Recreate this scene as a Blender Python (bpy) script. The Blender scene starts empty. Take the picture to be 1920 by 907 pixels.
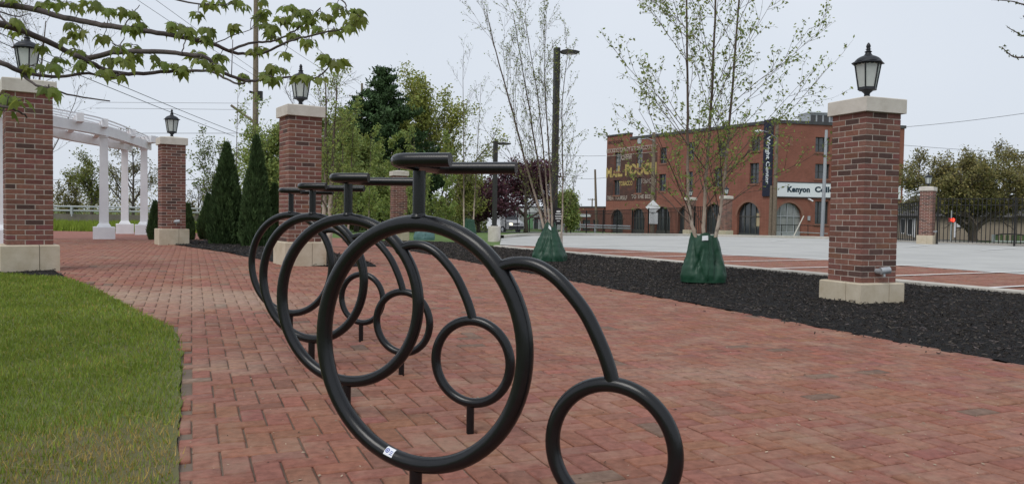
import bpy, bmesh, math, random
import numpy as np
from mathutils import Vector, Matrix, Quaternion

scene = bpy.context.scene
COL = scene.collection
R = math.radians
rng = random.Random(7)

# ------------------------------------------------------------------ camera
FPX, WPX, HPX, CAMH = 1450.0, 1920.0, 907.0, 0.92
HORIZON, ROLL = 404.0, 0.016
cam_d = bpy.data.cameras.new("Camera")
cam = bpy.data.objects.new("Camera", cam_d)
COL.objects.link(cam)
cam_d.sensor_fit = 'HORIZONTAL'
cam_d.sensor_width = 36.0
cam_d.lens = 36.0 * FPX / WPX
cam_d.clip_start = 0.05
cam_d.clip_end = 3000.0
PITCH = math.atan((HPX / 2 - HORIZON) / FPX)
CAMR = Matrix.Rotation(math.pi / 2 - PITCH, 3, 'X') @ Matrix.Rotation(ROLL, 3, 'Z')
cam.matrix_world = Matrix.Translation((0, 0, CAMH)) @ CAMR.to_4x4()
scene.camera = cam

# ------------------------------------------------------------------ overcast sky, weak soft sun
SUN_EL, SUN_AZ = R(52), R(215)      # high, behind the viewer's left
world = bpy.data.worlds.new("World")
scene.world = world
world.use_nodes = True
wn, wl = world.node_tree.nodes, world.node_tree.links
wn.clear()
out = wn.new("ShaderNodeOutputWorld")
bg = wn.new("ShaderNodeBackground")
sky = wn.new("ShaderNodeTexSky")
sky.sky_type = 'NISHITA'
sky.sun_disc = False
sky.sun_elevation = SUN_EL
sky.sun_rotation = SUN_AZ
sky.dust_density = 4.0
tc = wn.new("ShaderNodeTexCoord")
nz = wn.new("ShaderNodeTexNoise"); nz.inputs['Scale'].default_value = 1.6; nz.inputs['Detail'].default_value = 3.0
cr = wn.new("ShaderNodeValToRGB")
cr.color_ramp.elements[0].position = 0.25; cr.color_ramp.elements[0].color = (6.35, 6.9, 7.75, 1)
cr.color_ramp.elements[1].position = 0.80; cr.color_ramp.elements[1].color = (7.65, 8.1, 8.75, 1)
mx = wn.new("ShaderNodeMixRGB"); mx.inputs['Fac'].default_value = 0.90
wl.new(tc.outputs['Generated'], nz.inputs['Vector'])
wl.new(nz.outputs['Fac'], cr.inputs['Fac'])
wl.new(sky.outputs['Color'], mx.inputs['Color1'])
wl.new(cr.outputs['Color'], mx.inputs['Color2'])
wl.new(mx.outputs['Color'], bg.inputs['Color'])
bg.inputs['Strength'].default_value = 0.10
wl.new(bg.outputs['Background'], out.inputs['Surface'])

sun_d = bpy.data.lights.new("Sun", 'SUN')
sun_d.energy = 1.3
sun_d.angle = R(28)
sun_d.color = (1.0, 0.97, 0.92)
sun = bpy.data.objects.new("Sun", sun_d)
COL.objects.link(sun)
sd = Vector((math.sin(SUN_AZ) * math.cos(SUN_EL), math.cos(SUN_AZ) * math.cos(SUN_EL), math.sin(SUN_EL)))
sun.rotation_euler = sd.to_track_quat('Z', 'Y').to_euler()
sun.location = sd * 60

vs = scene.view_settings
vs.view_transform = 'Standard'
vs.look = 'None'
vs.exposure = 0.13
vs.gamma = 1.0
vs.use_curve_mapping = False
scene.cycles.max_bounces = 6
scene.cycles.transparent_max_bounces = 12
scene.cycles.use_denoising = True

# ------------------------------------------------------------------ geometry of the place
AX = R(22.5)                         # the walk runs 22.5 degrees left of the view
AT = Vector((-math.sin(AX), math.cos(AX), 0))
AN = Vector((math.cos(AX), math.sin(AX), 0))

def ss(x, a, b):
    x = max(0.0, min(1.0, (x - a) / (b - a)))
    return x * x * (3 - 2 * x)

def nt(n, t):
    return AN.x * n + AT.x * t, AN.y * n + AT.y * t

def to_nt(x, y):
    return x * AN.x + y * AN.y, x * AT.x + y * AT.y

def terrain(x, y):
    n, t = to_nt(x, y)
    z = 0.13 * ss(t, 5, 13) * (1 - ss(n, 0.0, 5.5)) * (1 - ss(t, 45, 70))
    z -= 0.9 * ss(y, 30, 100) * (1 - ss(-x, 2, 25))
    return z

def ray(px, py):
    return CAMR @ Vector(((px - WPX / 2) / FPX, -(py - HPX / 2) / FPX, -1.0))

def P(px, py, Y):
    """the point at distance Y in front of the viewer seen at a picture position"""
    d = ray(px, py)
    return Vector((0, 0, CAMH)) + d * (Y / d.y)

def G(px, py, dz=0.0):
    """the ground point seen at a picture position"""
    d = ray(px, py); z = 0.0
    for _ in range(12):
        p = Vector((0, 0, CAMH)) + d * ((z + dz - CAMH) / d.z)
        z = terrain(p.x, p.y)
    return p

def on_ground(px, Y, dz=0.0):
    p = P(px, 450, Y)
    return Vector((p.x, p.y, terrain(p.x, p.y) + dz))

# ------------------------------------------------------------------ materials
MATS = {}
def mat(name, c1, c2=None, scale=8.0, rough=0.8, bump=0.0, bscale=40.0, tint=False, metal=0.0, spec=0.35,
        detail=6.0, stain=None, sscale=1.0, spos=(0.45, 0.7), trans=0.0, coat=0.0, bdist=0.01, zmix=None, worn=None):
    m = bpy.data.materials.new(name); m.use_nodes = True
    N, L = m.node_tree.nodes, m.node_tree.links
    b = N['Principled BSDF']
    geo = N.new('ShaderNodeNewGeometry')
    col = None
    if c2 is not None:
        n = N.new('ShaderNodeTexNoise'); n.inputs['Scale'].default_value = scale; n.inputs['Detail'].default_value = detail
        n.inputs['Roughness'].default_value = 0.65
        L.new(geo.outputs['Position'], n.inputs['Vector'])
        r = N.new('ShaderNodeValToRGB')
        r.color_ramp.elements[0].position = 0.32; r.color_ramp.elements[0].color = (*c1, 1)
        r.color_ramp.elements[1].position = 0.68; r.color_ramp.elements[1].color = (*c2, 1)
        L.new(n.outputs['Fac'], r.inputs['Fac']); col = r.outputs['Color']
    else:
        v = N.new('ShaderNodeRGB'); v.outputs[0].default_value = (*c1, 1); col = v.outputs[0]
    if worn is not None:            # a worn patch with a shape of its own: centre, radius, colour
        (wx, wy), wr, wc = worn
        vd = N.new('ShaderNodeVectorMath'); vd.operation = 'DISTANCE'; vd.inputs[1].default_value = (wx, wy, 0); L.new(geo.outputs['Position'], vd.inputs[0])
        wnz = N.new('ShaderNodeTexNoise'); wnz.inputs['Scale'].default_value = 2.4; wnz.inputs['Detail'].default_value = 8; L.new(geo.outputs['Position'], wnz.inputs['Vector'])
        ma = N.new('ShaderNodeMath'); ma.operation = 'MULTIPLY_ADD'; L.new(wnz.outputs['Fac'], ma.inputs[0]); ma.inputs[1].default_value = wr * 1.4; L.new(vd.outputs['Value'], ma.inputs[2])
        mr = N.new('ShaderNodeMapRange'); mr.inputs['From Min'].default_value = wr * 1.9; mr.inputs['From Max'].default_value = wr * 1.2
        L.new(ma.outputs[0], mr.inputs['Value'])
        q = N.new('ShaderNodeMixRGB'); q.inputs['Color2'].default_value = (*wc, 1)
        L.new(mr.outputs[0], q.inputs['Fac']); L.new(col, q.inputs['Color1']); col = q.outputs['Color']
    if zmix is not None:            # bark that is of another colour higher up the stem
        zc, za, zb = zmix
        sp = N.new('ShaderNodeSeparateXYZ'); L.new(geo.outputs['Position'], sp.inputs[0])
        mr = N.new('ShaderNodeMapRange'); mr.inputs['From Min'].default_value = za; mr.inputs['From Max'].default_value = zb
        L.new(sp.outputs['Z'], mr.inputs['Value'])
        q = N.new('ShaderNodeMixRGB'); q.inputs['Color2'].default_value = (*zc, 1)
        L.new(mr.outputs[0], q.inputs['Fac']); L.new(col, q.inputs['Color1']); col = q.outputs['Color']
    if tint:
        a = N.new('ShaderNodeAttribute'); a.attribute_name = 'tint'
        q = N.new('ShaderNodeMixRGB'); q.blend_type = 'MULTIPLY'; q.inputs['Fac'].default_value = 1
        L.new(col, q.inputs['Color1']); L.new(a.outputs['Color'], q.inputs['Color2']); col = q.outputs['Color']
    if stain is not None:
        n = N.new('ShaderNodeTexNoise'); n.inputs['Scale'].default_value = sscale; n.inputs['Detail'].default_value = 8
        n.inputs['Roughness'].default_value = 0.7
        L.new(geo.outputs['Position'], n.inputs['Vector'])
        r = N.new('ShaderNodeValToRGB')
        r.color_ramp.elements[0].position = spos[0]; r.color_ramp.elements[0].color = (0, 0, 0, 1)
        r.color_ramp.elements[1].position = spos[1]; r.color_ramp.elements[1].color = (1, 1, 1, 1)
        q = N.new('ShaderNodeMixRGB'); q.inputs['Color2'].default_value = (*stain, 1)
        L.new(n.outputs['Fac'], r.inputs['Fac']); L.new(r.outputs['Color'], q.inputs['Fac'])
        L.new(col, q.inputs['Color1']); col = q.outputs['Color']
    L.new(col, b.inputs['Base Color'])
    b.inputs['Roughness'].default_value = rough
    b.inputs['Metallic'].default_value = metal
    b.inputs['Specular IOR Level'].default_value = spec
    b.inputs['Coat Weight'].default_value = coat
    if trans:
        t = N.new('ShaderNodeBsdfTranslucent'); L.new(col, t.inputs['Color'])
        ms = N.new('ShaderNodeMixShader'); ms.inputs['Fac'].default_value = trans
        L.new(b.outputs[0], ms.inputs[1]); L.new(t.outputs[0], ms.inputs[2])
        L.new(ms.outputs[0], N['Material Output'].inputs['Surface'])
    if bump:
        n = N.new('ShaderNodeTexNoise'); n.inputs['Scale'].default_value = bscale; n.inputs['Detail'].default_value = 8
        n.inputs['Roughness'].default_value = 0.7
        L.new(geo.outputs['Position'], n.inputs['Vector'])
        u = N.new('ShaderNodeBump'); u.inputs['Strength'].default_value = bump; u.inputs['Distance'].default_value = bdist
        L.new(n.outputs['Fac'], u.inputs['Height']); L.new(u.outputs['Normal'], b.inputs['Normal'])
    MATS[name] = m
    return m

M = {}
M['paver'] = mat('paver_brick', (.195, .080, .054), (.325, .140, .098), 24, .88, .8, 110, tint=True, stain=(.36, .255, .18), sscale=2.2, spos=(.50, .84), bdist=.004)
M['sand'] = mat('joint_sand', (.105, .080, .062), (.245, .185, .140), 1.1, .95, .6, 120)
M['brick'] = mat('pillar_brick', (.155, .066, .050), (.235, .105, .080), 30, .88, .6, 120, tint=True, bdist=.004)
M['mortar'] = mat('mortar', (.46, .40, .34), (.57, .51, .45), 40, .95, .5, 150)
M['stone'] = mat('cast_stone', (.54, .50, .44), (.64, .60, .54), 6, .8, .25, 60, stain=(.44, .395, .33), sscale=2.6, spos=(.52, .80))
M['plinth'] = mat('limestone_plinth', (.46, .39, .28), (.58, .51, .40), 5, .85, .3, 50, stain=(.34, .22, .12), sscale=2.2, spos=(.60, .82))
M['black'] = mat('black_powder_coat', (.0045, .005, .006), (.007, .0075, .009), 30, .24, .04, 260, spec=.42, stain=(.30, .28, .26), sscale=60, spos=(.745, .80))
M['iron'] = mat('black_iron', (.010, .010, .011), (.018, .017, .017), 20, .5)
M['lantern'] = mat('lantern_black', (.012, .013, .016), (.022, .024, .03), 20, .45)
M['frost'] = mat('frosted_glass', (.72, .76, .74), (.80, .83, .81), 12, .35, trans=.45)
M['mulch'] = mat('dyed_mulch', (.012, .0115, .012), (.036, .034, .034), 22, .95, 1.0, 55, spec=.15, bdist=.03)
M['chip'] = mat('mulch_chip', (.020, .019, .019), (.040, .037, .035), 60, .9, tint=True, spec=.2)
M['soil'] = mat('lawn_soil', (.090, .118, .030), (.170, .178, .066), 38, .95, .8, 70, stain=(.17, .135, .075), sscale=1.7, spos=(.56, .76), worn=((-1.5, 2.6), .70, (.140, .125, .062)))
M['grass'] = mat('grass_blade', (.172, .238, .034), (.245, .305, .058), 2.2, .7, tint=True, trans=.25, spec=.2)
M['field'] = mat('far_grass', (.075, .135, .030), (.13, .19, .055), 1.2, .95, .5, 14)
M['concrete'] = mat('lot_concrete', (.42, .418, .40), (.475, .472, .452), 1.2, .9, .2, 80, stain=(.36, .358, .345), sscale=.35, spos=(.45, .7))
M['kerb'] = mat('kerb_concrete', (.46, .43, .38), (.55, .52, .47), 5, .9, .3, 60)
M['line'] = mat('white_line_paint', (.70, .70, .68), (.80, .80, .78), 14, .7)
M['asphalt'] = mat('asphalt', (.045, .046, .048), (.075, .076, .078), 4, .9, .3, 90)
M['white'] = mat('white_paint', (.72, .73, .75), (.80, .81, .83), 4, .5)
M['galv'] = mat('galvanised_metal', (.36, .38, .40), (.46, .48, .50), 15, .5, metal=.3)
M['polewood'] = mat('weathered_pole_wood', (.15, .12, .085), (.25, .20, .15), 9, .95, .5, 30)
M['bronze'] = mat('dark_bronze_pole', (.022, .022, .020), (.034, .034, .030), 8, .5)
M['birch'] = mat('birch_bark', (.38, .29, .22), (.58, .49, .41), 6, .85, .5, 30, stain=(.10, .075, .06), sscale=7, spos=(.56, .68), zmix=((.10, .075, .058), .9, 2.2))
M['twig'] = mat('birch_twig', (.085, .062, .050), (.14, .10, .08), 8, .85)
M['bark'] = mat('brown_bark', (.075, .060, .048), (.13, .105, .085), 9, .95, .6, 40)
M['maplebark'] = mat('maple_bark', (.060, .048, .045), (.105, .085, .08), 25, .9, .5, 90)
M['leaf'] = mat('young_leaf', (.150, .195, .042), (.235, .280, .080), 5, .5, tint=True, trans=.58)
M['budleaf'] = mat('birch_leaf', (.24, .31, .075), (.34, .40, .125), 3, .6, tint=True, trans=.55)
M['needle'] = mat('conifer_foliage', (.044, .078, .028), (.084, .132, .048), 2.5, .8, tint=True, trans=.12)
M['purple'] = mat('plum_leaf', (.078, .027, .042), (.135, .050, .068), 3, .7, tint=True, trans=.25)
M['bag'] = mat('green_watering_bag', (.008, .046, .023), (.014, .066, .034), 4, .42, .25, 25, spec=.45, bdist=.02)
M['bluebag'] = mat('blue_green_bag', (.085, .17, .17), (.12, .22, .22), 6, .5, .3, 25)
M['rust'] = mat('wall_brick_far', (.205, .076, .052), (.262, .100, .070), .9, .9)

# ------------------------------------------------------------------ mesh building
def link(o, parent=None):
    COL.objects.link(o)
    if parent is not None:
        o.parent = parent
    return o

def tag(o, label=None, cat=None, group=None, kind=None):
    if label: o['label'] = label
    if cat: o['category'] = cat
    if group: o['group'] = group
    if kind: o['kind'] = kind
    return o

def thing(name, label, cat, loc=(0, 0, 0), rz=0.0, group=None):
    o = bpy.data.objects.new(name, None)
    o.empty_display_size = 0.2
    link(o); o.location = loc; o.rotation_euler = (0, 0, rz)
    return tag(o, label, cat, group)

class MB:
    def __init__(s): s.v, s.f, s.c = [], [], []
    def add(s, vs, fs, tint=(1, 1, 1)):
        k = len(s.v); s.v += [tuple(v) for v in vs]; s.f += [tuple(i + k for i in f) for f in fs]
        s.c += [tint] * len(vs); return s
    def box(s, c, d, rz=0.0, tint=(1, 1, 1), rot=None):
        x, y, z = d[0] / 2, d[1] / 2, d[2] / 2
        q = rot if rot is not None else Matrix.Rotation(rz, 3, 'Z')
        vs = [Vector(c) + q @ Vector((a * x, b * y, e * z)) for a, b, e in
              ((-1, -1, -1), (1, -1, -1), (1, 1, -1), (-1, 1, -1), (-1, -1, 1), (1, -1, 1), (1, 1, 1), (-1, 1, 1))]
        return s.add(vs, [(0, 3, 2, 1), (4, 5, 6, 7), (0, 1, 5, 4), (1, 2, 6, 5), (2, 3, 7, 6), (3, 0, 4, 7)], tint)
    def cham(s, c, d, ch, rz=0.0, tint=(1, 1, 1)):
        """a block with a chamfered top"""
        x, y, z = d[0] / 2, d[1] / 2, d[2] / 2
        q = Matrix.Rotation(rz, 3, 'Z'); vs = []
        for zz, e in ((-z, 0), (z - ch, 0), (z, ch)):
            vs += [Vector(c) + q @ Vector((a * (x - e), b * (y - e), zz)) for a, b in ((-1, -1), (1, -1), (1, 1), (-1, 1))]
        fs = [(3, 2, 1, 0), (8, 9, 10, 11)]
        for k in (0, 4):
            for i in range(4):
                j = (i + 1) % 4; fs.append((k + i, k + j, k + 4 + j, k + 4 + i))
        return s.add(vs, fs, tint)
    def tube(s, pts, rad, n=8, cap=True, closed=False, tint=(1, 1, 1)):
        pts = [Vector(p) for p in pts]; m = len(pts)
        if not hasattr(rad, '__len__'): rad = [rad] * m
        T = []
        for i in range(m):
            a = pts[(i - 1) % m] if (closed or i > 0) else pts[0]
            b = pts[(i + 1) % m] if (closed or i < m - 1) else pts[-1]
            t = (b - a); T.append(t.normalized() if t.length > 1e-9 else Vector((0, 0, 1)))
        u = T[0].orthogonal().normalized(); vs = []
        for i in range(m):
            if i:
                u = T[i - 1].rotation_difference(T[i]) @ u
                u = (u - T[i] * u.dot(T[i])).normalized()
            w = T[i].cross(u)
            for k in range(n):
                a = 2 * math.pi * k / n
                vs.append(pts[i] + (u * math.cos(a) + w * math.sin(a)) * rad[i])
        fs = []
        off = 0
        if closed:
            u2 = T[-1].rotation_difference(T[0]) @ u
            w0 = T[0].cross(vs[0] - pts[0])
            ang = math.atan2(u2.dot(w0.normalized()), u2.dot((vs[0] - pts[0]).normalized()))
            off = round(ang / (2 * math.pi / n))
        for i in range(m if closed else m - 1):
            j = (i + 1) % m; o2 = off if (closed and i == m - 1) else 0
            for k in range(n):
                l = (k + 1) % n
                fs.append((i * n + k, i * n + l, j * n + (l + o2) % n, j * n + (k + o2) % n))
        if cap and not closed:
            fs.append(tuple(range(n - 1, -1, -1))); fs.append(tuple((m - 1) * n + k for k in range(n)))
        return s.add(vs, fs, tint)
    def lathe(s, prof, n=12, c=(0, 0, 0), rot=0.0, tint=(1, 1, 1), cap=True):
        vs, fs = [], []
        for r, z in prof:
            for k in range(n):
                a = 2 * math.pi * k / n + rot
                vs.append((c[0] + r * math.cos(a), c[1] + r * math.sin(a), c[2] + z))
        for i in range(len(prof) - 1):
            for k in range(n):
                l = (k + 1) % n; fs.append((i * n + k, i * n + l, i * n + n + l, i * n + n + k))
        if cap:
            fs.append(tuple(range(n - 1, -1, -1))); fs.append(tuple((len(prof) - 1) * n + k for k in range(n)))
        return s.add(vs, fs, tint)
    def mesh(s, name, m, smooth=False):
        me = bpy.data.meshes.new(name)
        me.from_pydata(s.v, [], s.f)
        a = me.color_attributes.new('tint', 'FLOAT_COLOR', 'POINT')
        arr = np.ones((len(s.v), 4), np.float32); arr[:, :3] = np.array(s.c, np.float32)
        a.data.foreach_set('color', arr.ravel())
        me.materials.append(m)
        if smooth:
            me.polygons.foreach_set('use_smooth', [True] * len(me.polygons))
        me.update()
        return me
    def build(s, name, m, parent=None, smooth=False, w=False, sharp=None):
        me = s.mesh(name, m, smooth)
        if sharp is not None:
            me.set_sharp_from_angle(angle=R(sharp))
        o = link(bpy.data.objects.new(name, me), parent)
        if w and parent is not None:         # the points are in world coordinates
            o.matrix_parent_inverse = (Matrix.Translation(parent.location) @ parent.rotation_euler.to_matrix().to_4x4()).inverted()
        return o

def np_mesh(name, V, F, m, tint=None):
    """a mesh from arrays: V (n,3), F (m,k)"""
    me = bpy.data.meshes.new(name)
    V = np.asarray(V, np.float32); F = np.asarray(F, np.int32)
    me.vertices.add(len(V)); me.vertices.foreach_set('co', V.ravel())
    k = F.shape[1]
    me.loops.add(F.size); me.loops.foreach_set('vertex_index', F.ravel())
    me.polygons.add(len(F)); me.polygons.foreach_set('loop_start', np.arange(0, F.size, k, dtype=np.int32))
    a = me.color_attributes.new('tint', 'FLOAT_COLOR', 'POINT')
    arr = np.ones((len(V), 4), np.float32)
    if tint is not None: arr[:, :3] = tint
    a.data.foreach_set('color', arr.ravel())
    me.materials.append(m)
    me.update(calc_edges=True); me.validate()
    return me

def copy_obj(o, parent=None):
    c = o.copy(); link(c, parent)
    return c

def copy_tree(o, parent=None):
    c = copy_obj(o, parent)
    for ch in list(o.children):
        copy_tree(ch, c)
    return c

def inside(poly, x, y):
    r = False; j = len(poly) - 1
    for i in range(len(poly)):
        xi, yi = poly[i][0], poly[i][1]; xj, yj = poly[j][0], poly[j][1]
        if (yi > y) != (yj > y) and x < (xj - xi) * (y - yi) / (yj - yi) + xi: r = not r
        j = i
    return r

def inside_np(poly, X, Y):
    res = np.zeros(len(X), bool); j = len(poly) - 1
    for i in range(len(poly)):
        xi, yi = poly[i][0], poly[i][1]; xj, yj = poly[j][0], poly[j][1]
        if yi != yj:
            c = ((yi > Y) != (yj > Y)) & (X < (xj - xi) * (Y - yi) / (yj - yi) + xi)
            res ^= c
        j = i
    return res

def sheet(name, poly, dz, m, step=0.8, zf=None, smooth=True, parent=None, kind='structure', skirt=0.0):
    """a flat polygon cut into cells and laid on the terrain"""
    bm = bmesh.new()
    vs = [bm.verts.new((p[0], p[1], 0)) for p in poly]
    bm.faces.new(vs)
    xs = [p[0] for p in poly]; ys = [p[1] for p in poly]
    for ax, lo, hi in ((0, min(xs), max(xs)), (1, min(ys), max(ys))):
        k = math.ceil(lo / step)
        while k * step < hi:
            co = [0, 0, 0]; co[ax] = k * step + .0013
            no = [0, 0, 0]; no[ax] = 1
            bmesh.ops.bisect_plane(bm, geom=bm.verts[:] + bm.edges[:] + bm.faces[:], plane_co=co, plane_no=no)
            k += 1
    bmesh.ops.triangulate(bm, faces=bm.faces[:])
    if skirt:
        be = [e for e in bm.edges if e.is_boundary]
    for v in bm.verts:
        v.co.z = terrain(v.co.x, v.co.y) + dz + (zf(v.co.x, v.co.y) if zf else 0)
    if skirt:
        ret = bmesh.ops.extrude_edge_only(bm, edges=be)
        for g in ret['geom']:
            if isinstance(g, bmesh.types.BMVert): g.co.z -= skirt
    bmesh.ops.recalc_face_normals(bm, faces=bm.faces[:])
    for f in bm.faces: f.smooth = smooth
    if sum(f.normal.z * f.calc_area() for f in bm.faces) < 0:
        bmesh.ops.reverse_faces(bm, faces=bm.faces[:])
    me = bpy.data.meshes.new(name); bm.to_mesh(me); bm.free()
    me.materials.append(m)
    o = link(bpy.data.objects.new(name, me), parent)
    if parent is None: tag(o, kind=kind)
    return o

def spline(pts, k=6):
    """Catmull-Rom through the points"""
    pts = [Vector(p) for p in pts]
    if len(pts) < 3: return pts
    q = [pts[0] * 2 - pts[1]] + pts + [pts[-1] * 2 - pts[-2]]; out = []
    for i in range(1, len(q) - 2):
        for j in range(k):
            t = j / k; a, b, c, d = q[i - 1], q[i], q[i + 1], q[i + 2]
            out.append(.5 * ((2 * b) + (c - a) * t + (2 * a - 5 * b + 4 * c - d) * t * t + (3 * b - a - 3 * c + d) * t ** 3))
    out.append(pts[-1])
    return out
# ================================================================== the ground
from mathutils import noise as mnoise

def nz3(x, y, s, o=0.0):
    return mnoise.noise(Vector((x * s + o, y * s - o, o * 1.7)))

def make_ground():
    def axis(fine, step, far, n):
        a = [-fine + i * step for i in range(int(2 * fine / step) + 1)]
        g = (far / fine) ** (1 / n)
        b = [fine * g ** (i + 1) for i in range(n)]
        return [-q for q in reversed(b)] + a + b
    xs = axis(40, 1.0, 900, 14); ys = [y + 30 for y in axis(45, 1.0, 1400, 14)]
    X, Y = np.meshgrid(xs, ys); nx, ny = len(xs), len(ys)
    V = np.array([(x, y, terrain(x, y) - .06) for x, y in zip(X.ravel(), Y.ravel())])
    i, j = np.meshgrid(np.arange(nx - 1), np.arange(ny - 1)); k = (j * nx + i).ravel()
    F = np.stack([k, k + 1, k + nx + 1, k + nx], 1)
    o = link(bpy.data.objects.new('ground', np_mesh('ground', V, F, M['field'])))
    return tag(o, kind='structure')
make_ground()

# ---- outlines, all in metres on the ground
lawn_curve = [G(*p) for p in ((333, 628), (320, 613), (300, 603), (275, 591), (240, 574), (205, 556), (170, 538), (140, 527), (116, 520))]
lawn_poly = [nt(-.05, -3), nt(-.05, 2), nt(-.055, 4), nt(-.06, 5.4)] + [(p.x, p.y) for p in lawn_curve] + \
            [tuple(G(60, 516).xy), tuple(G(0, 511).xy), (-8.2, 9.0), (-14, 9.3), (-14, -6), (-2, -6)]
strip_poly = [tuple(G(122, 521).xy), tuple(G(95, 505).xy), tuple(G(70, 500).xy), (-6.6, 11.2), (-14, 11.5), (-14, 9.25), (-8.2, 8.95), tuple(G(0, 512).xy), tuple(G(60, 517).xy)]
island_poly = [tuple(G(*p).xy) for p in ((322, 458), (360, 464), (420, 473), (480, 485), (515, 492), (560, 498), (615, 500), (660, 500), (706, 500),
               (690, 492), (650, 481), (600, 470), (540, 460), (470, 454), (400, 450.5), (345, 452))]
kerb_pts = [G(px, py, .06) for px, py in ((2450, 592), (2150, 564), (1920, 543), (1680, 522), (1400, 498), (1060, 470), (930, 459))]
bed_poly = [nt(5.0, -3), nt(5.0, 6), nt(4.98, 12), nt(5.02, 19), nt(5.0, 25.5), nt(6.5, 25.6), nt(8.2, 24.0)] + [(p.x, p.y) for p in reversed(kerb_pts)] + [(14, -2), (7, -4)]
path_poly = [nt(-.06, -3), nt(5.05, -3), nt(5.05, 28.5), (-24, 26), (-24, 8.0), (-7, 8.0), nt(-.05, 5.0)]
conc_edge = [G(*p) for p in ((2500, 556), (1920, 513), (1550, 486), (1140, 466), (937, 458))]
lot_far = [G(*p) for p in ((940, 446), (1000, 441.5), (1130, 441.2), (1280, 441.8), (1360, 443.4), (1540, 447), (1680, 452), (1920, 461), (2300, 474))]
band_poly = [(p.x, p.y) for p in kerb_pts] + [(p.x, p.y) for p in reversed(conc_edge)]
lot_poly = [(p.x, p.y) for p in conc_edge] + [(p.x, p.y) for p in lot_far]

def ragged(poly, amp, step, seed, lim=30):
    r = random.Random(seed); out = []
    for a, b in zip(poly, poly[1:] + poly[:1]):
        L = math.hypot(b[0] - a[0], b[1] - a[1]); n = max(1, int(L / step)) if a[1] < lim else 1
        for k in range(n):
            f = k / n; x, y = a[0] + (b[0] - a[0]) * f, a[1] + (b[1] - a[1]) * f
            q = amp * (nz3(x, y, 2.3, seed) + .7 * nz3(x, y, 8.0, seed + 2))
            nx, ny = (b[1] - a[1]) / L, -(b[0] - a[0]) / L
            out.append((x + nx * q, y + ny * q))
    return out
sand = sheet('brick_path', path_poly, -.010, M['sand'], 1.0)

def far_pave():
    """beyond the range where single pavers can be told apart: flat paving in the same colours"""
    poly = [(-22, 19.6), nt(5.02, 19.9), nt(5.02, 28.4), (-23.8, 25.9)]
    return sheet('far_paving', poly, -.001, M['paverfar'], 1.0, parent=sand)
M['paverfar'] = mat('paver_far', (.22, .088, .065), (.33, .145, .11), 9, .9, .3, 40, stain=(.40, .32, .26), sscale=1.1, spos=(.58, .86))
far_pave()

PT = [(-.5, -.5, 0), (.5, -.5, 0), (.5, .5, 0), (-.5, .5, 0)]
def paver_tint(r, x, y):
    q = r.random()
    g = r.uniform(.90, 1.09)
    if q < .022: t = (g * .64, g * .93, g * .98)
    elif q < .09: t = (g * .84, g * .90, g * .90)
    elif q < .30: t = (g * 1.02, g * 1.12, g * 1.14)
    else: t = (g * r.uniform(.95, 1.05), g * r.uniform(.92, 1.08), g * r.uniform(.9, 1.08))
    return t

def herringbone(ang, n0, n1, t0, t1, keep, clip=None):
    """list of (n0,n1,t0,t1) rectangles of a 90 degree herringbone"""
    w = .1016; res = []
    i0, i1 = math.floor(n0 / w) - 3, math.ceil(n1 / w) + 3
    j0, j1 = math.floor(t0 / w) - 3, math.ceil(t1 / w) + 3
    # H(m,k) = [m+2k, m+2k+2] x [-(m-2k)-1, -(m-2k)];  a = m+2k, b = m-2k  =>  a-b divisible by 4
    for a in range(i0, i1):
        for b in range(-j1, -j0 + 1):
            if (a - b) % 4: continue
            for (x0, x1, y0, y1) in ((a, a + 2, -b - 1, -b), (a, a + 1, -b - 3, -b - 1)):
                r = [x0 * w, x1 * w, y0 * w, y1 * w]
                if clip:
                    r[0] = max(r[0], clip[0]); r[1] = min(r[1], clip[1])
                    if r[1] - r[0] < .02: continue
                if keep((r[0] + r[1]) / 2, (r[2] + r[3]) / 2): res.append(r)
    return res

def dust(x, y):
    """how much pale dry sand lies on the paving: one swept-out patch by the lawn, one by the racks"""
    a = 0.0
    for cx, cy, rx, ry, s in DUST:
        d = ((x - cx) / rx) ** 2 + ((y - cy) / ry) ** 2 + .9 * nz3(x, y, 1.7, 3.0) + .4 * nz3(x, y, 6.0, 1.0)
        a = max(a, s * max(0.0, min(1.0, 1.25 - d)))
    return a
def _d(px, py, rx, ry, s):
    p = G(px, py); return (p.x, p.y, rx, ry, s)
DUST = [_d(310, 558, 1.7, .85, .58), _d(570, 805, .35, .22, .7), _d(1500, 790, .9, .5, .35), _d(400, 700, .35, .8, .35), _d(1330, 700, .7, .35, .25)]

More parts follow.
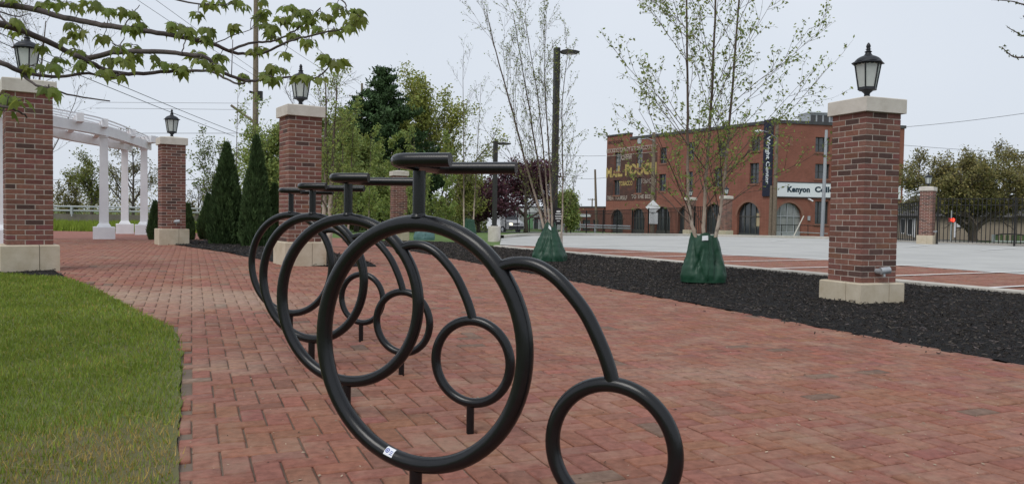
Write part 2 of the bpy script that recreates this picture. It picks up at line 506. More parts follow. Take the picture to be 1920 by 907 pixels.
def pave_vertices(rects, axn, axt, r, top=0.0):
    """joined pavers: arrays"""
    V, F, C = [], [], []
    ch = .0050; g = .0024
    for (a0, a1, b0, b1) in rects:
        cx, cy = (a0 + a1) / 2, (b0 + b1) / 2
        hx, hy = (a1 - a0) / 2 - g - r.uniform(0, .0012), (b1 - b0) / 2 - g - r.uniform(0, .0012)
        rot = r.gauss(0, .006); c, s = math.cos(rot), math.sin(rot)
        tx, ty = r.gauss(0, .006), r.gauss(0, .006); dz = r.gauss(0, .0012) + top
        t = paver_tint(r, cx, cy); k = len(V)
        for zz, e in ((-.03, 0), (-ch, 0), (0, ch)):
            for sa, sb in ((-1, -1), (1, -1), (1, 1), (-1, 1)):
                la, lb = sa * (hx - e), sb * (hy - e)
                n_ = cx + la * c - lb * s; t_ = cy + la * s + lb * c
                x = axn.x * n_ + axt.x * t_; y = axn.y * n_ + axt.y * t_
                V.append((x, y, terrain(x, y) + dz + zz + la * tx + lb * ty))
                d = dust(x, y)
                C.append((t[0] * (1 - d) + d * 1.45, t[1] * (1 - d) + d * 2.55, t[2] * (1 - d) + d * 2.75))
        F += [(k + 8, k + 9, k + 10, k + 11)]
        for q in (0, 4):
            for i in range(4):
                j = (i + 1) % 4; F.append((k + q + i, k + q + j, k + q + 4 + j, k + q + 4 + i))
    return V, F, C

def lay_path():
    r = random.Random(11)
    lawn_in = lawn_poly
    def keep(n, t):
        x, y = nt(n, t)
        if y < .7 or y > 20.0: return False
        u = x / y * FPX
        if abs(u) > 1400: return False
        if not inside(path_poly, x, y): return False
        if inside(lawn_in, x, y) and inside(lawn_in, x - .12, y - .05): return False
        return not (inside(island_poly, x, y + .25) and inside(island_poly, x, y - .2))
    rects = herringbone(AX, -16, 5.1, 0, 26, keep, clip=None)
    rects = [[max(q[0], -.05) if q[3] < 5.6 else q[0], min(q[1], 5.03), q[2], q[3]] for q in rects]
    rects = [q for q in rects if q[1] - q[0] > .015]
    # the 300 that show largest in view become objects
    def score(q):
        x, y = nt((q[0] + q[1]) / 2, (q[2] + q[3]) / 2)
        u = x / y * FPX; v = HORIZON + .016 * u + CAMH * FPX / y
        full = (q[1] - q[0]) * (q[3] - q[2]) > .019
        return y if (abs(u) < 955 and v < 900 and full) else 99
    rects.sort(key=score)
    near, rest = rects[:300], rects[300:]
    V, F, C = pave_vertices(rest, AN, AT, r)
    o = link(bpy.data.objects.new('paver_field', np_mesh('paver_field', V, F, M['paver'], np.array(C))), sand)
    o['kind'] = 'stuff'
    lib = []
    for k in range(40):
        b = MB(); b.cham((0, 0, -.015), (.2032 - .006 - r.uniform(0, .002), .1016 - .006 - r.uniform(0, .002), .03), .0055, tint=paver_tint(r, 0, 0))
        lib.append(b.mesh('paver', M['paver']))
    for q in near:
        x, y = nt((q[0] + q[1]) / 2, (q[2] + q[3]) / 2)
        o = link(bpy.data.objects.new('paver', r.choice(lib)), sand)
        along = (q[1] - q[0]) > (q[3] - q[2])
        o.location = (x, y, terrain(x, y) + r.gauss(0, .0012))
        o.rotation_euler = (r.gauss(0, .006), r.gauss(0, .006), AX + (0 if along else math.pi / 2) + r.choice((0, math.pi)) + r.gauss(0, .006))
lay_path()

def litter():
    r = random.Random(8); V, F, C = [], [], []
    for _ in range(2600):
        n, t = r.uniform(-.05, 5), 1.5 + 12 * r.random() ** 1.4; x, y = nt(n, t)
        if y < 1.5: continue
        s = r.choice((.003, .004, .004, .006, .009)) * max(1, y / 5); a = r.uniform(0, 6.283); k = len(V); z = terrain(x, y) + .003; e = r.uniform(.3, .8)
        ux, uy = math.cos(a) * s, math.sin(a) * s
        V += [(x - ux, y - uy, z), (x + uy * e, y - ux * e, z + .002), (x + ux, y + uy, z + r.uniform(0, .004)), (x - uy * e, y + ux * e, z + .001)]
        F.append((k, k + 1, k + 2, k + 3)); g = r.uniform(.5, 1.3); dark = r.random() < .18
        C += [((.12, .09, .07) if dark else (g, g, g))] * 4
    o = link(bpy.data.objects.new('leaf_litter', np_mesh('leaf_litter', V, F, mat('dry_litter', (.34, .26, .18), (.46, .37, .27), 30, .9, tint=True), np.array(C))), sand); o['kind'] = 'stuff'
litter()

# ---- mulch beds
def mulch_bed(name, poly, label_r, dens, seed, dz=.001, edge=None, near=14.0):
    r = random.Random(seed)
    bed = sheet(name, ragged(poly, .035, .13, seed, 20), dz, M['mulch'], .35, zf=lambda x, y: .018 * nz3(x, y, 2.2, 2) + .012 * nz3(x, y, 7, 5))
    V, F, C = [], [], []
    xs = [p[0] for p in poly]; ys = [p[1] for p in poly]
    area = (max(xs) - min(xs)) * (max(ys) - min(ys)); N = int(area * dens)
    g_ = np.random.default_rng(seed); X = g_.uniform(min(xs), max(xs), N); Y = g_.uniform(min(ys), max(ys), N)
    ok = (Y > 1.5) & (np.abs(X / np.maximum(Y, .1) * FPX) < 1350) & (g_.random(N) < np.minimum(1.0, (near / np.maximum(Y, .1)) ** 1.5))
    X, Y = X[ok], Y[ok]; sg_ = np.where(g_.random(len(X)) < .10, .16, .035); ok = inside_np(poly, X + g_.normal(0, 1, len(X)) * sg_, Y + g_.normal(0, 1, len(X)) * sg_)
    for x, y in zip(X[ok].tolist(), Y[ok].tolist()):
        L, w, h = r.uniform(.012, .046), r.uniform(.003, .009), r.uniform(.002, .006)
        sc = max(1.0, y / 9); w *= sc; h *= sc
        q = Matrix.Rotation(r.uniform(0, 6.28), 3, 'Z') @ Matrix.Rotation(r.gauss(0, .35), 3, 'Y') @ Matrix.Rotation(r.gauss(0, .5), 3, 'X')
        z = terrain(x, y) + .007 + dz + .018 * nz3(x, y, 2.2, 2) + .012 * nz3(x, y, 7, 5) + r.uniform(0, .012)
        g = r.uniform(.4, 1.5)
        if r.random() < .16: g = r.uniform(1.8, 4.2)
        t = (g * 1.05, g * r.uniform(.92, 1.0), g * r.uniform(.78, 1.0)); k = len(V); c = Vector((x, y, z))
        for a, b, e in ((-1, -1, -1), (1, -1, -1), (1, 1, -1), (-1, 1, -1), (-1, -.6, 1), (.9, -.8, 1), (1, .7, 1), (-.8, .9, 1)):
            V.append(c + q @ Vector((a * L / 2, b * w / 2, e * h / 2))); C.append(t)
        F += [(k + 4, k + 5, k + 6, k + 7), (k, k + 1, k + 5, k + 4), (k + 1, k + 2, k + 6, k + 5), (k + 2, k + 3, k + 7, k + 6), (k + 3, k, k + 4, k + 7)]
    o = link(bpy.data.objects.new('mulch_chip_layer', np_mesh('mulch_chip_layer', V, F, M['chip'], np.array(C))), bed)
    o['kind'] = 'stuff'
    return bed
mulch_bed('mulch_bed', bed_poly, '', 620, 3)
mulch_bed('mulch_bed', island_poly, '', 220, 4, .016)
mulch_bed('mulch_bed', strip_poly, '', 260, 5, .016)

# ---- lawn in the left foreground
lawn = sheet('lawn', ragged(lawn_poly, .022, .08, 6), .004, M['soil'], .4, zf=lambda x, y: .012 * nz3(x, y, 1.3, 7))
def lawn_blades():
    g = np.random.default_rng(5); r = random.Random(5)
    N = 560000
    X = g.uniform(-8.5, -.6, N); Y = g.uniform(1.6, 9.4, N)
    U = X / Y * FPX
    ok = (U > -1010) & (g.random(N) < np.clip(3.2 / Y, .25, 1))
    X, Y = X[ok], Y[ok]; ok = inside_np(lawn_poly, X + g.normal(0, .012, len(X)), Y + g.normal(0, .012, len(X)))
    V, F, C = [], [], []
    for x, y in zip(X[ok].tolist(), Y[ok].tolist()):
        n, t = to_nt(x, y)
        p = nz3(x, y, .55, 4) + .6 * nz3(x, y, 1.9, 8)
        thin = ss(t, 5.0, 2.2) * .6 + .0 if False else (1 - ss(t, 2.4, 4.6)) * ss(n, -1.6, -.3)   # worn corner by the walk
        edge = ss(n, -.28, -.06) if t < 6 else 0
        bare = max(thin * .35, edge * .5) + .38 * p
        if r.random() < min(.90, max(.02, bare * .7)): continue
        thin2 = max(0, 1.2 - math.hypot(x + 1.45, y - 2.6) / .8 + .9 * p); dry = r.random() < .05 + .55 * min(1, thin2) + .12 * max(0, p)
        if r.random() < .15 * min(1, thin2): continue
        h = r.uniform(.016, .040) * (1.0 if not dry else .8); w = r.uniform(.0016, .0032) * max(1.0, y / 3.6)
        a = r.uniform(0, 6.283); lean = r.uniform(.1, 1.0) * h; b = r.uniform(0, 6.283)
        z = terrain(x, y) + .004 + .012 * nz3(x, y, 1.3, 7); k = len(V)
        dx, dy = math.cos(a) * w, math.sin(a) * w
        V += [(x - dx, y - dy, z - .004), (x + dx, y + dy, z - .004), (x + math.cos(b) * lean, y + math.sin(b) * lean, z + h)]
        F.append((k, k + 1, k + 2))
        q = r.uniform(.7, 1.25) * (1 + .22 * p)
        C += [((q * 1.9, q * 1.05, q * 1.9) if dry else (q * r.uniform(.85, 1.15), q, q * .9))] * 3
    # straw lying about
    for _ in range(700):
        x, y = r.uniform(-7.5, -1), r.uniform(2.4, 9)
        if not inside(lawn_poly, x, y): continue
        L = r.choice((.05, .06, .09, .14, .2)); w = .0009 * max(1, y / 3.5); a = r.uniform(0, 6.283)
        z = terrain(x, y) + .022 + .012 * nz3(x, y, 1.3, 7); k = len(V)
        ux, uy = math.cos(a), math.sin(a); bend = r.uniform(-.25, .25) * L
        mx_, my_ = x + ux * L / 2 - uy * bend * .5, y + uy * L / 2 + ux * bend * .5
        for qx, qy, qz in ((x, y, z), (mx_, my_, z + .008), (x + ux * L, y + uy * L, z + .001)):
            V += [(qx - uy * w, qy + ux * w, qz), (qx + uy * w, qy - ux * w, qz)]
        F += [(k, k + 1, k + 3), (k, k + 3, k + 2), (k + 2, k + 3, k + 5), (k + 2, k + 5, k + 4)]
        C += [(1.9, 1.25, 2.6)] * 6
    o = link(bpy.data.objects.new('grass', np_mesh('grass', V, F, M['grass'], np.array(C))))
    tag(o, 'short patchy green lawn grass with straw left of the brick walk', 'grass', kind='stuff')
lawn_blades()

# ---- parking lot: brick band, kerb, concrete, painted lines
LA = R(27.5); LN = Vector((math.cos(LA), math.sin(LA), 0)); LT = Vector((-math.sin(LA), math.cos(LA), 0))
band = sheet('parking_brick_band', band_poly, -.030, M['sand'], 1.5)
def lay_band():
    r = random.Random(21)
    def keep(n, t):
        x, y = LN.x * n + LT.x * t, LN.y * n + LT.y * t
        return 8 < y < 24 and abs(x / y * FPX) < 1010 and inside(band_poly, x, y)
    V, F, C = pave_vertices(herringbone(LA, 4, 20, 0, 24, keep), LN, LT, r, top=-.014)
    o = link(bpy.data.objects.new('paver_field', np_mesh('paver_field', V, F, M['paver'], np.array(C))), band)
    o['kind'] = 'stuff'
lay_band()
lot = sheet('parking_lot', lot_poly, -.012, M['concrete'], 2.5)
def swept_kerb(name, pts, w, h, m, parent=None, drop=.15):
    b = MB(); pts = [Vector(p) for p in pts]
    pts = spline(pts, 8); n = len(pts); vs = []
    for i, p in enumerate(pts):
        t = (pts[min(i + 1, n - 1)] - pts[max(i - 1, 0)]); t.z = 0; t.normalize(); s = Vector((-t.y, t.x, 0))
        z = terrain(p.x, p.y)
        for o, zz in ((-w / 2, -drop), (-w / 2, h - .015), (-w / 2 + .015, h), (w / 2 - .015, h), (w / 2, h - .015), (w / 2, -drop)):
            vs.append((p.x + s.x * o, p.y + s.y * o, z + zz))
    fs = []
    for i in range(n - 1):
        for k in range(5): fs.append((i * 6 + k, i * 6 + 6 + k, i * 6 + 7 + k, i * 6 + 1 + k))
    b.add(vs, fs)
    o = b.build(name, m, parent)
    if parent is None: tag(o, kind='structure')
    return o
swept_kerb('kerb', kerb_pts, .16, .05, M['kerb'])
swept_kerb('kerb', [p + Vector((.0, .1, 0)) for p in lot_far], .22, .11, M['kerb'])

def stall_line(a, b, w=.09):
    a, b = Vector(a), Vector(b); d = (b - a); d.z = 0; d.normalize(); s = Vector((-d.y, d.x, 0)) * w / 2
    m = MB(); vs = []; n = 8
    for i in range(n + 1):
        p = a.lerp(b, i / n); z = terrain(p.x, p.y) + .002
        vs += [(p.x + s.x, p.y + s.y, z), (p.x - s.x, p.y - s.y, z)]
    m.add(vs, [(2 * i, 2 * i + 1, 2 * i + 3, 2 * i + 2) for i in range(n)])
    return m.build('stall_line', M['line'], lot)
base_l = G(1674, 516.6)
for k in range(-1, 7):
    c = base_l + LT * (2.03 * k) - LN * .05 * k * 2
    # from the kerb across the bricks and a little way onto the concrete
    a = c - LN * .9; b = c + LN * 4.2
    stall_line(a, b)


for px0, py0, px1, py1 in ((1445, 452.5, 1475, 449.5), (1560, 456, 1605, 452.5), (1700, 463, 1740, 459.5), (1840, 469, 1905, 465), (1120, 446.5, 1160, 445), (1270, 448, 1310, 446)):
    stall_line(G(px0, py0), G(px1, py1), .12)

# ---- street beyond the fence
street = sheet('street', [tuple(on_ground(700, 66).xy), tuple(on_ground(1100, 58).xy), tuple(on_ground(1400, 52).xy), tuple(on_ground(2050, 47).xy),
               tuple(on_ground(2100, 60).xy), tuple(on_ground(1500, 64).xy), tuple(on_ground(1100, 84).xy), tuple(on_ground(700, 90).xy)], -.03, M['asphalt'], 4.0)
# ================================================================== bicycle racks shaped like old high-wheel bicycles
RACK_ANG = R(-23.5)
def ring(c, r, tube, n=72, k=14):
    b = MB()
    return b.tube([(c[0] + r * math.cos(2 * math.pi * i / n), 0, c[1] + r * math.sin(2 * math.pi * i / n)) for i in range(n)], tube, k, closed=True)

def make_rack():
    t = thing('bike_rack', '', 'bike rack')
    ZB, RB, TB = .525, .3675, .0255
    ZS, XS, RS, TS = .302, .632, .1740, .0208
    ring((0, ZB), RB, TB).build('big_wheel', M['black'], t, True)
    ring((XS, ZS), RS, TS).build('small_wheel', M['black'], t, True)
    bb = spline([(.262, 0, .752), (.295, 0, .775), (.340, 0, .786), (.395, 0, .782), (.450, 0, .757), (.500, 0, .715), (.552, 0, .655), (.596, 0, .575), (.619, 0, .52), (.629, 0, ZS + RS + .010)], 5)
    b = MB(); b.tube(bb, .0195, 14); b.build('backbone', M['black'], t, True, sharp=60)
    b = MB(); b.tube([(0, 0, ZB + RB + .015), (0, 0, 1.05)], .0195, 16)
    b.lathe([(.026, 0), (.025, .005), (.0198, .011)], 16, (0, 0, ZB + RB + .018), cap=False)
    b.build('stem', M['black'], t, True, sharp=60)
    pts = [(.165, -.175, 0), (.06, -.175, 0), (.02, -.171, 0), (-.002, -.150, 0), (-.012, -.12, 0), (-.014, 0, 0), (-.012, .13, 0), (-.002, .165, 0), (.02, .186, 0), (.06, .19, 0), (.250, .19, 0)]
    b = MB(); b.tube([Vector((0, 0, 1.07)) + p for p in [Matrix.Rotation(R(12), 3, 'Z') @ v for v in spline(pts, 5)]], .0195, 16)
    b.build('handlebar', M['black'], t, True, sharp=60)
    b = MB(); b.tube([(0, 0, -.02), (0, 0, ZB - RB - .012)], .020, 14); b.build('post', M['black'], t, True, sharp=60)
    b = MB(); b.tube([(XS - .006, 0, -.02), (XS - .006, 0, ZS - RS - .008)], .0165, 14); b.build('post', M['black'], t, True, sharp=60)
    return t
rack0 = make_rack()
e1 = Vector((math.cos(RACK_ANG), math.sin(RACK_ANG), 0))
rack_labels = ['black tubular high-wheel bicycle rack nearest in front, with a white sticker low on its rim',
               'second black high-wheel bicycle rack from the front of the row',
               'third black high-wheel bicycle rack from the front of the row',
               'farthest black high-wheel bicycle rack, last of the row near the lone brick pillar']
racks = []
for k in range(4):
    o = rack0 if k == 0 else copy_tree(rack0)
    p = Vector((-.26, 2.33, 0)) - e1 * .025 + Vector((-.458, 1.15, 0)) * k
    o.location = (p.x, p.y, terrain(p.x, p.y))
    o.rotation_euler = (0, 0, RACK_ANG + R((-4.5, .5, .8, 1.0)[k]))
    tag(o, rack_labels[k], 'bike rack', 'bicycle racks in a row on the walk')
    racks.append(o)

# white sticker wrapped on the near rim: patch, blue ring and lines
def sticker():
    wheel = [c for c in racks[0].children if c.name.startswith('big_wheel')][0]
    a0 = math.atan2(-1, -.26)          # lower left of the ring
    def pt(u, v, lift):                # u along the rim (m), v round the tube (m)
        a = a0 + u / .3675; q = v / .0255
        # round the tube: q=0 faces the viewer (-y), rising towards the ring's middle
        d = Vector((-math.cos(a) * math.sin(q), -math.cos(q), -math.sin(a) * math.sin(q)))
        return Vector((.3675 * math.cos(a), 0, .525 + .3675 * math.sin(a))) + d * (.0255 + lift)
    def patch(u0, u1, v0, v1, lift, m, nm):
        b = MB(); n = 6; vs = [pt(u0 + (u1 - u0) * i / n, v0 + (v1 - v0) * j / n, lift) for j in range(n + 1) for i in range(n + 1)]
        b.add(vs, [(j * (n + 1) + i, j * (n + 1) + i + 1, (j + 1) * (n + 1) + i + 1, (j + 1) * (n + 1) + i) for j in range(n) for i in range(n)])
        return b.build(nm, m, wheel, True)
    blue = mat('sticker_blue', (.02, .06, .32), rough=.5)
    o = patch(-.016, .018, .006, .036, .0006, mat('sticker_white', (.78, .80, .84), rough=.4), 'sticker')
    tag(o, 'small white sticker with a blue ring emblem')
    b = MB(); vs = []; n = 20
    for i in range(n):
        a = 2 * math.pi * i / n
        for rr in (.0045, .0075): vs.append(pt(-.007 + rr * math.cos(a), .021 + rr * math.sin(a), .0011))
    b.add(vs, [(2 * i, 2 * i + 1, (2 * i + 3) % (2 * n), (2 * i + 2) % (2 * n)) for i in range(n)])
    b.build('emblem', blue, wheel, True)
    patch(-.009, -.005, .0185, .0235, .0011, blue, 'emblem')
    for v in (.012, .017, .022): patch(.004, .015, v, v + .0022, .0011, blue, 'emblem')
sticker()
# ================================================================== brick pillars and their lanterns
PW, CH, NC, PLH = .512, .0638, 30, .36
def brick_tint(r):
    g = r.uniform(.78, 1.15); q = r.random()
    if q < .16: return (g * .52, g * .66, g * .74)
    if q < .34: return (g * .78, g * .80, g * .82)
    if q < .50: return (g * 1.12, g * 1.25, g * 1.25)
    return (g * r.uniform(.95, 1.08), g * r.uniform(.88, 1.1), g * r.uniform(.9, 1.1))
def brick_shape(b, c, d, rz, r, tint):
    k = len(b.v); b.cham(c, d, .004, rz, tint)
_r = random.Random(77)
BRICKS = []
for _k in range(44):
    b = MB(); t = brick_tint(_r)
    j = lambda: _r.uniform(-.0008, .0008)
    b.box((0, 0, 0), (.1935, .095, .0535), tint=t)
    b.v = [(x + j(), y + j(), z + j()) for x, y, z in b.v]
    BRICKS.append(b.mesh('brick', M['brick']))
def course_spots(c):
    """eight bricks laid pinwheel round a pillar: (x, y, rz)"""
    u = PW / 2.5; w = u / 2; out = []
    s = 1 if c % 2 == 0 else -1
    for k in range(4):
        for m in range(2):
            x = s * (-PW / 2 + u * (m + .5) - .0030); y = -PW / 2 + w / 2 - .001
            a = k * math.pi / 2
            out.append((x * math.cos(a) - y * math.sin(a), x * math.sin(a) + y * math.cos(a), a))
    return out

def pillar(label, px, Y, rz, sunk=0.0, box=None, single=True, seed=0, dz=0.0):
    r = random.Random(seed + 100)
    p = on_ground(px, Y)
    t = thing('brick_pillar', label, 'pillar', (p.x, p.y, p.z + dz), rz, 'brick pillars with stone caps and lanterns')
    z0 = PLH - sunk
    # plinth stones laid pinwheel, with open joints
    pl = PW + .125; e = .008
    for k in range(4):
        b = MB(); L = pl * .56
        for (x0, x1, q) in (((-pl / 2, pl / 2 - .22 - .007, 0)),):
            b.cham(((x0 + x1) / 2, -pl / 2 + .11, z0 / 2 - .06), (x1 - x0, .22, z0 + .12), .012)
        o = b.build('plinth_stone', M['plinth'], t); o.rotation_euler = (0, 0, k * math.pi / 2)
    b = MB(); b.box((0, 0, z0 / 2 - .05), (pl - .05, pl - .05, z0 + .08)); b.build('plinth_core', M['sand'], t)
    b = MB(); b.box((0, 0, z0 + NC * CH / 2 - .005), (PW - .0125, PW - .0125, NC * CH + .03)); b.build('mortar_core', M['mortar'], t)
    if single:
        for c in range(NC):
            for x, y, a in course_spots(c):
                o = link(bpy.data.objects.new('brick', r.choice(BRICKS)), t)
                o.location = (x, y, z0 + CH * (c + .5) + r.uniform(-.001, .001))
                o.rotation_euler = (0, 0, a + (math.pi if r.random() < .5 else 0))
    else:
        b = MB()
        for c in range(NC):
            for x, y, a in course_spots(c):
                b.box((x, y, z0 + CH * (c + .5)), (.1935, .095, .0535), a, brick_tint(r))
        o = b.build('brick_courses', M['brick'], t); o['kind'] = 'stuff'
    zt = z0 + NC * CH
    b = MB(); w = PW / 2 + .036
    vs = []
    for (q, z) in ((w, zt), (w + .002, zt + .004), (w + .002, zt + .155), (w - .006, zt + .163), (.10, zt + .195)):
        vs += [(-q, -q, z), (q, -q, z), (q, q, z), (-q, q, z)]
    fs = [(3, 2, 1, 0), (16, 17, 18, 19)]
    for k in range(4):
        for i in range(4):
            l = (i + 1) % 4; fs.append((4 * k + i, 4 * k + l, 4 * k + 4 + l, 4 * k + 4 + i))
    b.add(vs, fs); b.build('cap', M['stone'], t)
    if box:
        b = MB(); x, z, side = box
        a = side
        pts = [Vector((x, -PW / 2 + .02, z0 + z)), Vector((x, -PW / 2 - .03, z0 + z)), Vector((x + .012, -PW / 2 - .075, z0 + z + .006))]
        b.tube(pts, [.030, .030, .042], 14)
        b.tube([pts[2] - Vector((.03, -.005, 0)), pts[2] + Vector((.075, -.02, .012))], .040, 16)
        b.tube([pts[2] + Vector((.0, -.02, -.03)), pts[2] + Vector((.004, -.022, -.062))], .012, 8)
        o = b.build('spot_light', M['galv'], t, True, sharp=40); o.rotation_euler = (0, 0, a)
    return t, Vector((p.x, p.y, p.z + dz + zt + .193))

def make_lantern():
    t = thing('pillar_lantern', '', 'lantern')
    b = MB(); b.lathe([(.052, 0), (.050, .010), (.036, .022), (.030, .045), (.034, .062), (.060, .085), (.074, .100), (.080, .112)], 18)
    b.build('base', M['lantern'], t, True, sharp=50)
    b = MB(); b.lathe([(.100, .096), (.108, .100), (.106, .128), (.098, .130)], 6, rot=.25); b.build('lower_collar', M['lantern'], t)
    r0, z0, r1, z1 = .098, .122, .148, .402
    for k in range(6):
        a, c = k * math.pi / 3 + .25, (k + 1) * math.pi / 3 + .25
        b = MB(); ri = .965
        vs = [(r0 * ri * math.cos(a), r0 * ri * math.sin(a), z0), (r0 * ri * math.cos(c), r0 * ri * math.sin(c), z0),
              (r1 * ri * math.cos(c), r1 * ri * math.sin(c), z1), (r1 * ri * math.cos(a), r1 * ri * math.sin(a), z1)]
        n = Vector((math.cos((a + c) / 2), math.sin((a + c) / 2), -.15)) * .004
        vs2 = [Vector(v) - n for v in vs]
        b.add(vs + vs2, [(0, 1, 2, 3), (7, 6, 5, 4), (0, 4, 5, 1), (1, 5, 6, 2), (2, 6, 7, 3), (3, 7, 4, 0)])
        b.build('pane', M['frost'], t)
        b = MB(); b.tube([(r0 * math.cos(a), r0 * math.sin(a), z0 - .01), (r1 * math.cos(a), r1 * math.sin(a), z1 + .01)], .0085, 6)
        b.build('bar', M['lantern'], t)
    # scalloped skirt under the eave
    b = MB(); vs, fs = [], []
    for k in range(6):
        a, c = k * math.pi / 3 + .25, (k + 1) * math.pi / 3 + .25
        A = Vector((math.cos(a), math.sin(a), 0)) * .155; C = Vector((math.cos(c), math.sin(c), 0)) * .155
        for i in range(13):
            q = A.lerp(C, i / 12); dd = .018 + .012 * abs(math.sin(i / 12 * math.pi * 3))
            k0 = len(vs); vs += [(q.x, q.y, .412), (q.x * .985, q.y * .985, .412 - dd)]
            if i: fs.append((k0 - 2, k0 - 1, k0 + 1, k0))
    b.add(vs, fs); b.build('skirt', M['lantern'], t)
    b = MB(); b.lathe([(.150, .400), (.184, .398), (.186, .405), (.150, .425)], 6, rot=.25)
    b.lathe([(.150, .420), (.138, .440), (.116, .462), (.085, .480), (.052, .492), (.036, .510), (.030, .530)], 18)
    b.build('roof', M['lantern'], t, True, sharp=28)
    b = MB(); b.lathe([(.030, .528), (.042, .536), (.028, .546), (.018, .556), (.032, .566), (.018, .574), (.022, .584), (.026, .600), (.018, .622), (.006, .640)], 14)
    b.build('finial', M['lantern'], t, True)
    return t
lantern0 = make_lantern(); _used = []
def lantern(label, loc, rz=0.0):
    o = lantern0 if not _used else copy_tree(lantern0)
    _used.append(1); o.location = loc; o.rotation_euler = (0, 0, rz)
    tag(o, label, 'lantern', 'black lanterns on the brick pillars')

spec = [
 ('large brick pillar standing alone in the black mulch at right', 1617, 8.97, R(20.6), .165, (-.035, .135, 0), True, .03,
  'black lantern with frosted panes on the large right pillar in the mulch'),
 ('brick pillar at the left edge of the lawn under the maple branches', 53, 9.98, R(37), .03, None, True, 0,
  'black lantern behind maple twigs on the far left pillar'),
 ('brick pillar directly behind the bike racks beside two dark evergreen cones', 562, 12.05, R(33), .0, None, True, 0,
  'black lantern just above the bike racks, touched by a maple leaf'),
 ('brick pillar on the paving just right of the white pergola', 322, 17.85, R(34), .0, (.02, .16, 0), False, 0,
  'small black lantern on the pillar beside the white pergola'),
 ('distant brick pillar half hidden behind the nearest rack handlebar', 747, 27.9, R(22), .0, None, False, 0,
  'tiny lantern seen just under the nearest rack handlebar'),
 ('distant brick pillar set in the iron fence at far right', 1737, 33.5, R(48), .0, (.0, .16, 0), False, 0,
  'small lantern on the fence pillar in front of the spreading tree'),
 ('distant brick pillar seen between birch trunks, left of the fence gate', 1293, 50.2, R(30), .0, None, False, 0,
  'tiny lantern on the gate pillar behind the left birch trunk'),
 ('distant brick pillar right of the fence gate, before the brick arcade', 1360, 47.2, R(30), .0, None, False, 0,
  'tiny lantern on the gate pillar right of the birch trunks'),
]
for k, (lab, px, Y, rz, sunk, box, single, dz, llab) in enumerate(spec):
    t, top = pillar(lab, px, Y, rz, sunk, box, single, k, dz)
    lantern(llab, top - Vector((0, 0, .004)), rz + .35)

# ================================================================== white pergola
def swept_box(b, pts, w, h, n=6):
    pts = spline(pts, n) if len(pts) > 2 else [Vector(p) for p in pts]; vs, fs = [], []; m = len(pts)
    for i, p in enumerate(pts):
        t = pts[min(i + 1, m - 1)] - pts[max(i - 1, 0)]; t.z = 0; t.normalize(); s = Vector((-t.y, t.x, 0)) * w / 2
        for o, z in ((-1, 0), (1, 0), (1, h), (-1, h)): vs.append((p.x + s.x * o, p.y + s.y * o, p.z + z))
    for i in range(m - 1):
        for k in range(4): l = (k + 1) % 4; fs.append((4 * i + k, 4 * i + l, 4 * i + 4 + l, 4 * i + 4 + k))
    fs += [(3, 2, 1, 0), tuple(4 * (m - 1) + k for k in range(4))]
    b.add(vs, fs)
def pergola():
    base = on_ground(195, 20.5)
    t = thing('pergola', 'white curved wooden pergola with square columns behind the left pillar', 'pergola', base)
    outer = [P(0, 450, 16.6), P(100, 450, 18.4), P(195, 450, 20.5), P(270, 450, 24.5)]
    inner = [P(60, 450, 19.6), P(130, 450, 21.9), P(234, 450, 25.2)]
    for p in outer + inner: p.z = 0
    def column(p, rz):
        z = terrain(p.x, p.y); H = 2.85
        b = MB()
        b.cham((p.x, p.y, z + .15), (.52, .52, .34), .01, rz)
        o = b.build('column', M['white'], t, w=True)
        b = MB(); w0, w1 = .225, .19
        prof = [(.33, z + .32), (.33, z + .345), (.27, z + .385), (w0, z + .42), (w1, H - .06), (w1 + .03, H - .055), (w1 + .03, H)]
        vs, fs = [], []; q = Matrix.Rotation(rz, 3, 'Z')
        for w, zz in prof:
            for a, c in ((-1, -1), (1, -1), (1, 1), (-1, 1)):
                v = q @ Vector((a * w / 2, c * w / 2, 0)); vs.append((p.x + v.x, p.y + v.y, zz))
        for k in range(len(prof) - 1):
            for i in range(4): l = (i + 1) % 4; fs.append((4 * k + i, 4 * k + l, 4 * k + 4 + l, 4 * k + 4 + i))
        fs.append((len(vs) - 4, len(vs) - 3, len(vs) - 2, len(vs) - 1))
        b.add(vs, fs); s = b.build('shaft', M['white'], o)
    for p, rz in ((outer[0], .55), (outer[2], .50), (outer[3], .46), (inner[0], .55), (inner[2], .48)): column(p, rz)
    def lift(p, z): return Vector((p.x, p.y, z))
    d0 = (outer[0] - outer[1]).normalized() * 1.5; d1 = (outer[3] - outer[2]).normalized() * .55
    ob = [outer[0] + d0] + outer + [outer[3] + d1]; ib = [inner[0] + d0] + inner + [inner[2] + d1 * .9]
    for line in (ob, ib):
        for side in (-.075, .075):
            pts = [lift(p + Vector((side, 0, 0)), 2.84) for p in line]
            b = MB(); swept_box(b, pts, .05, .25); b.build('beam', M['white'], t, w=True)
    so, si = spline(ob, 12), spline(ib, 12)
    n = 9
    for k in range(n):
        a = so[int((len(so) - 1) * (k + .3) / (n - .4))]; c = si[int((len(si) - 1) * (k + .3) / (n - .4))]
        d = (a - c).normalized(); a2, c2 = a + d * .48, c - d * .40
        b = MB(); swept_box(b, [lift(c2, 3.04), lift(a2, 3.04)], .14, .21); b.build('rafter', M['white'], t, w=True)
    for k in range(7):
        f = -.10 + 1.2 * k / 6
        pts = [lift(so[int((len(so) - 1) * q)].lerp(si[int((len(si) - 1) * q)], f), 3.23) for q in (0, .2, .4, .6, .8, 1)]
        b = MB(); swept_box(b, pts, .03, .03); b.build('slat', M['white'], t, w=True)
pergola()

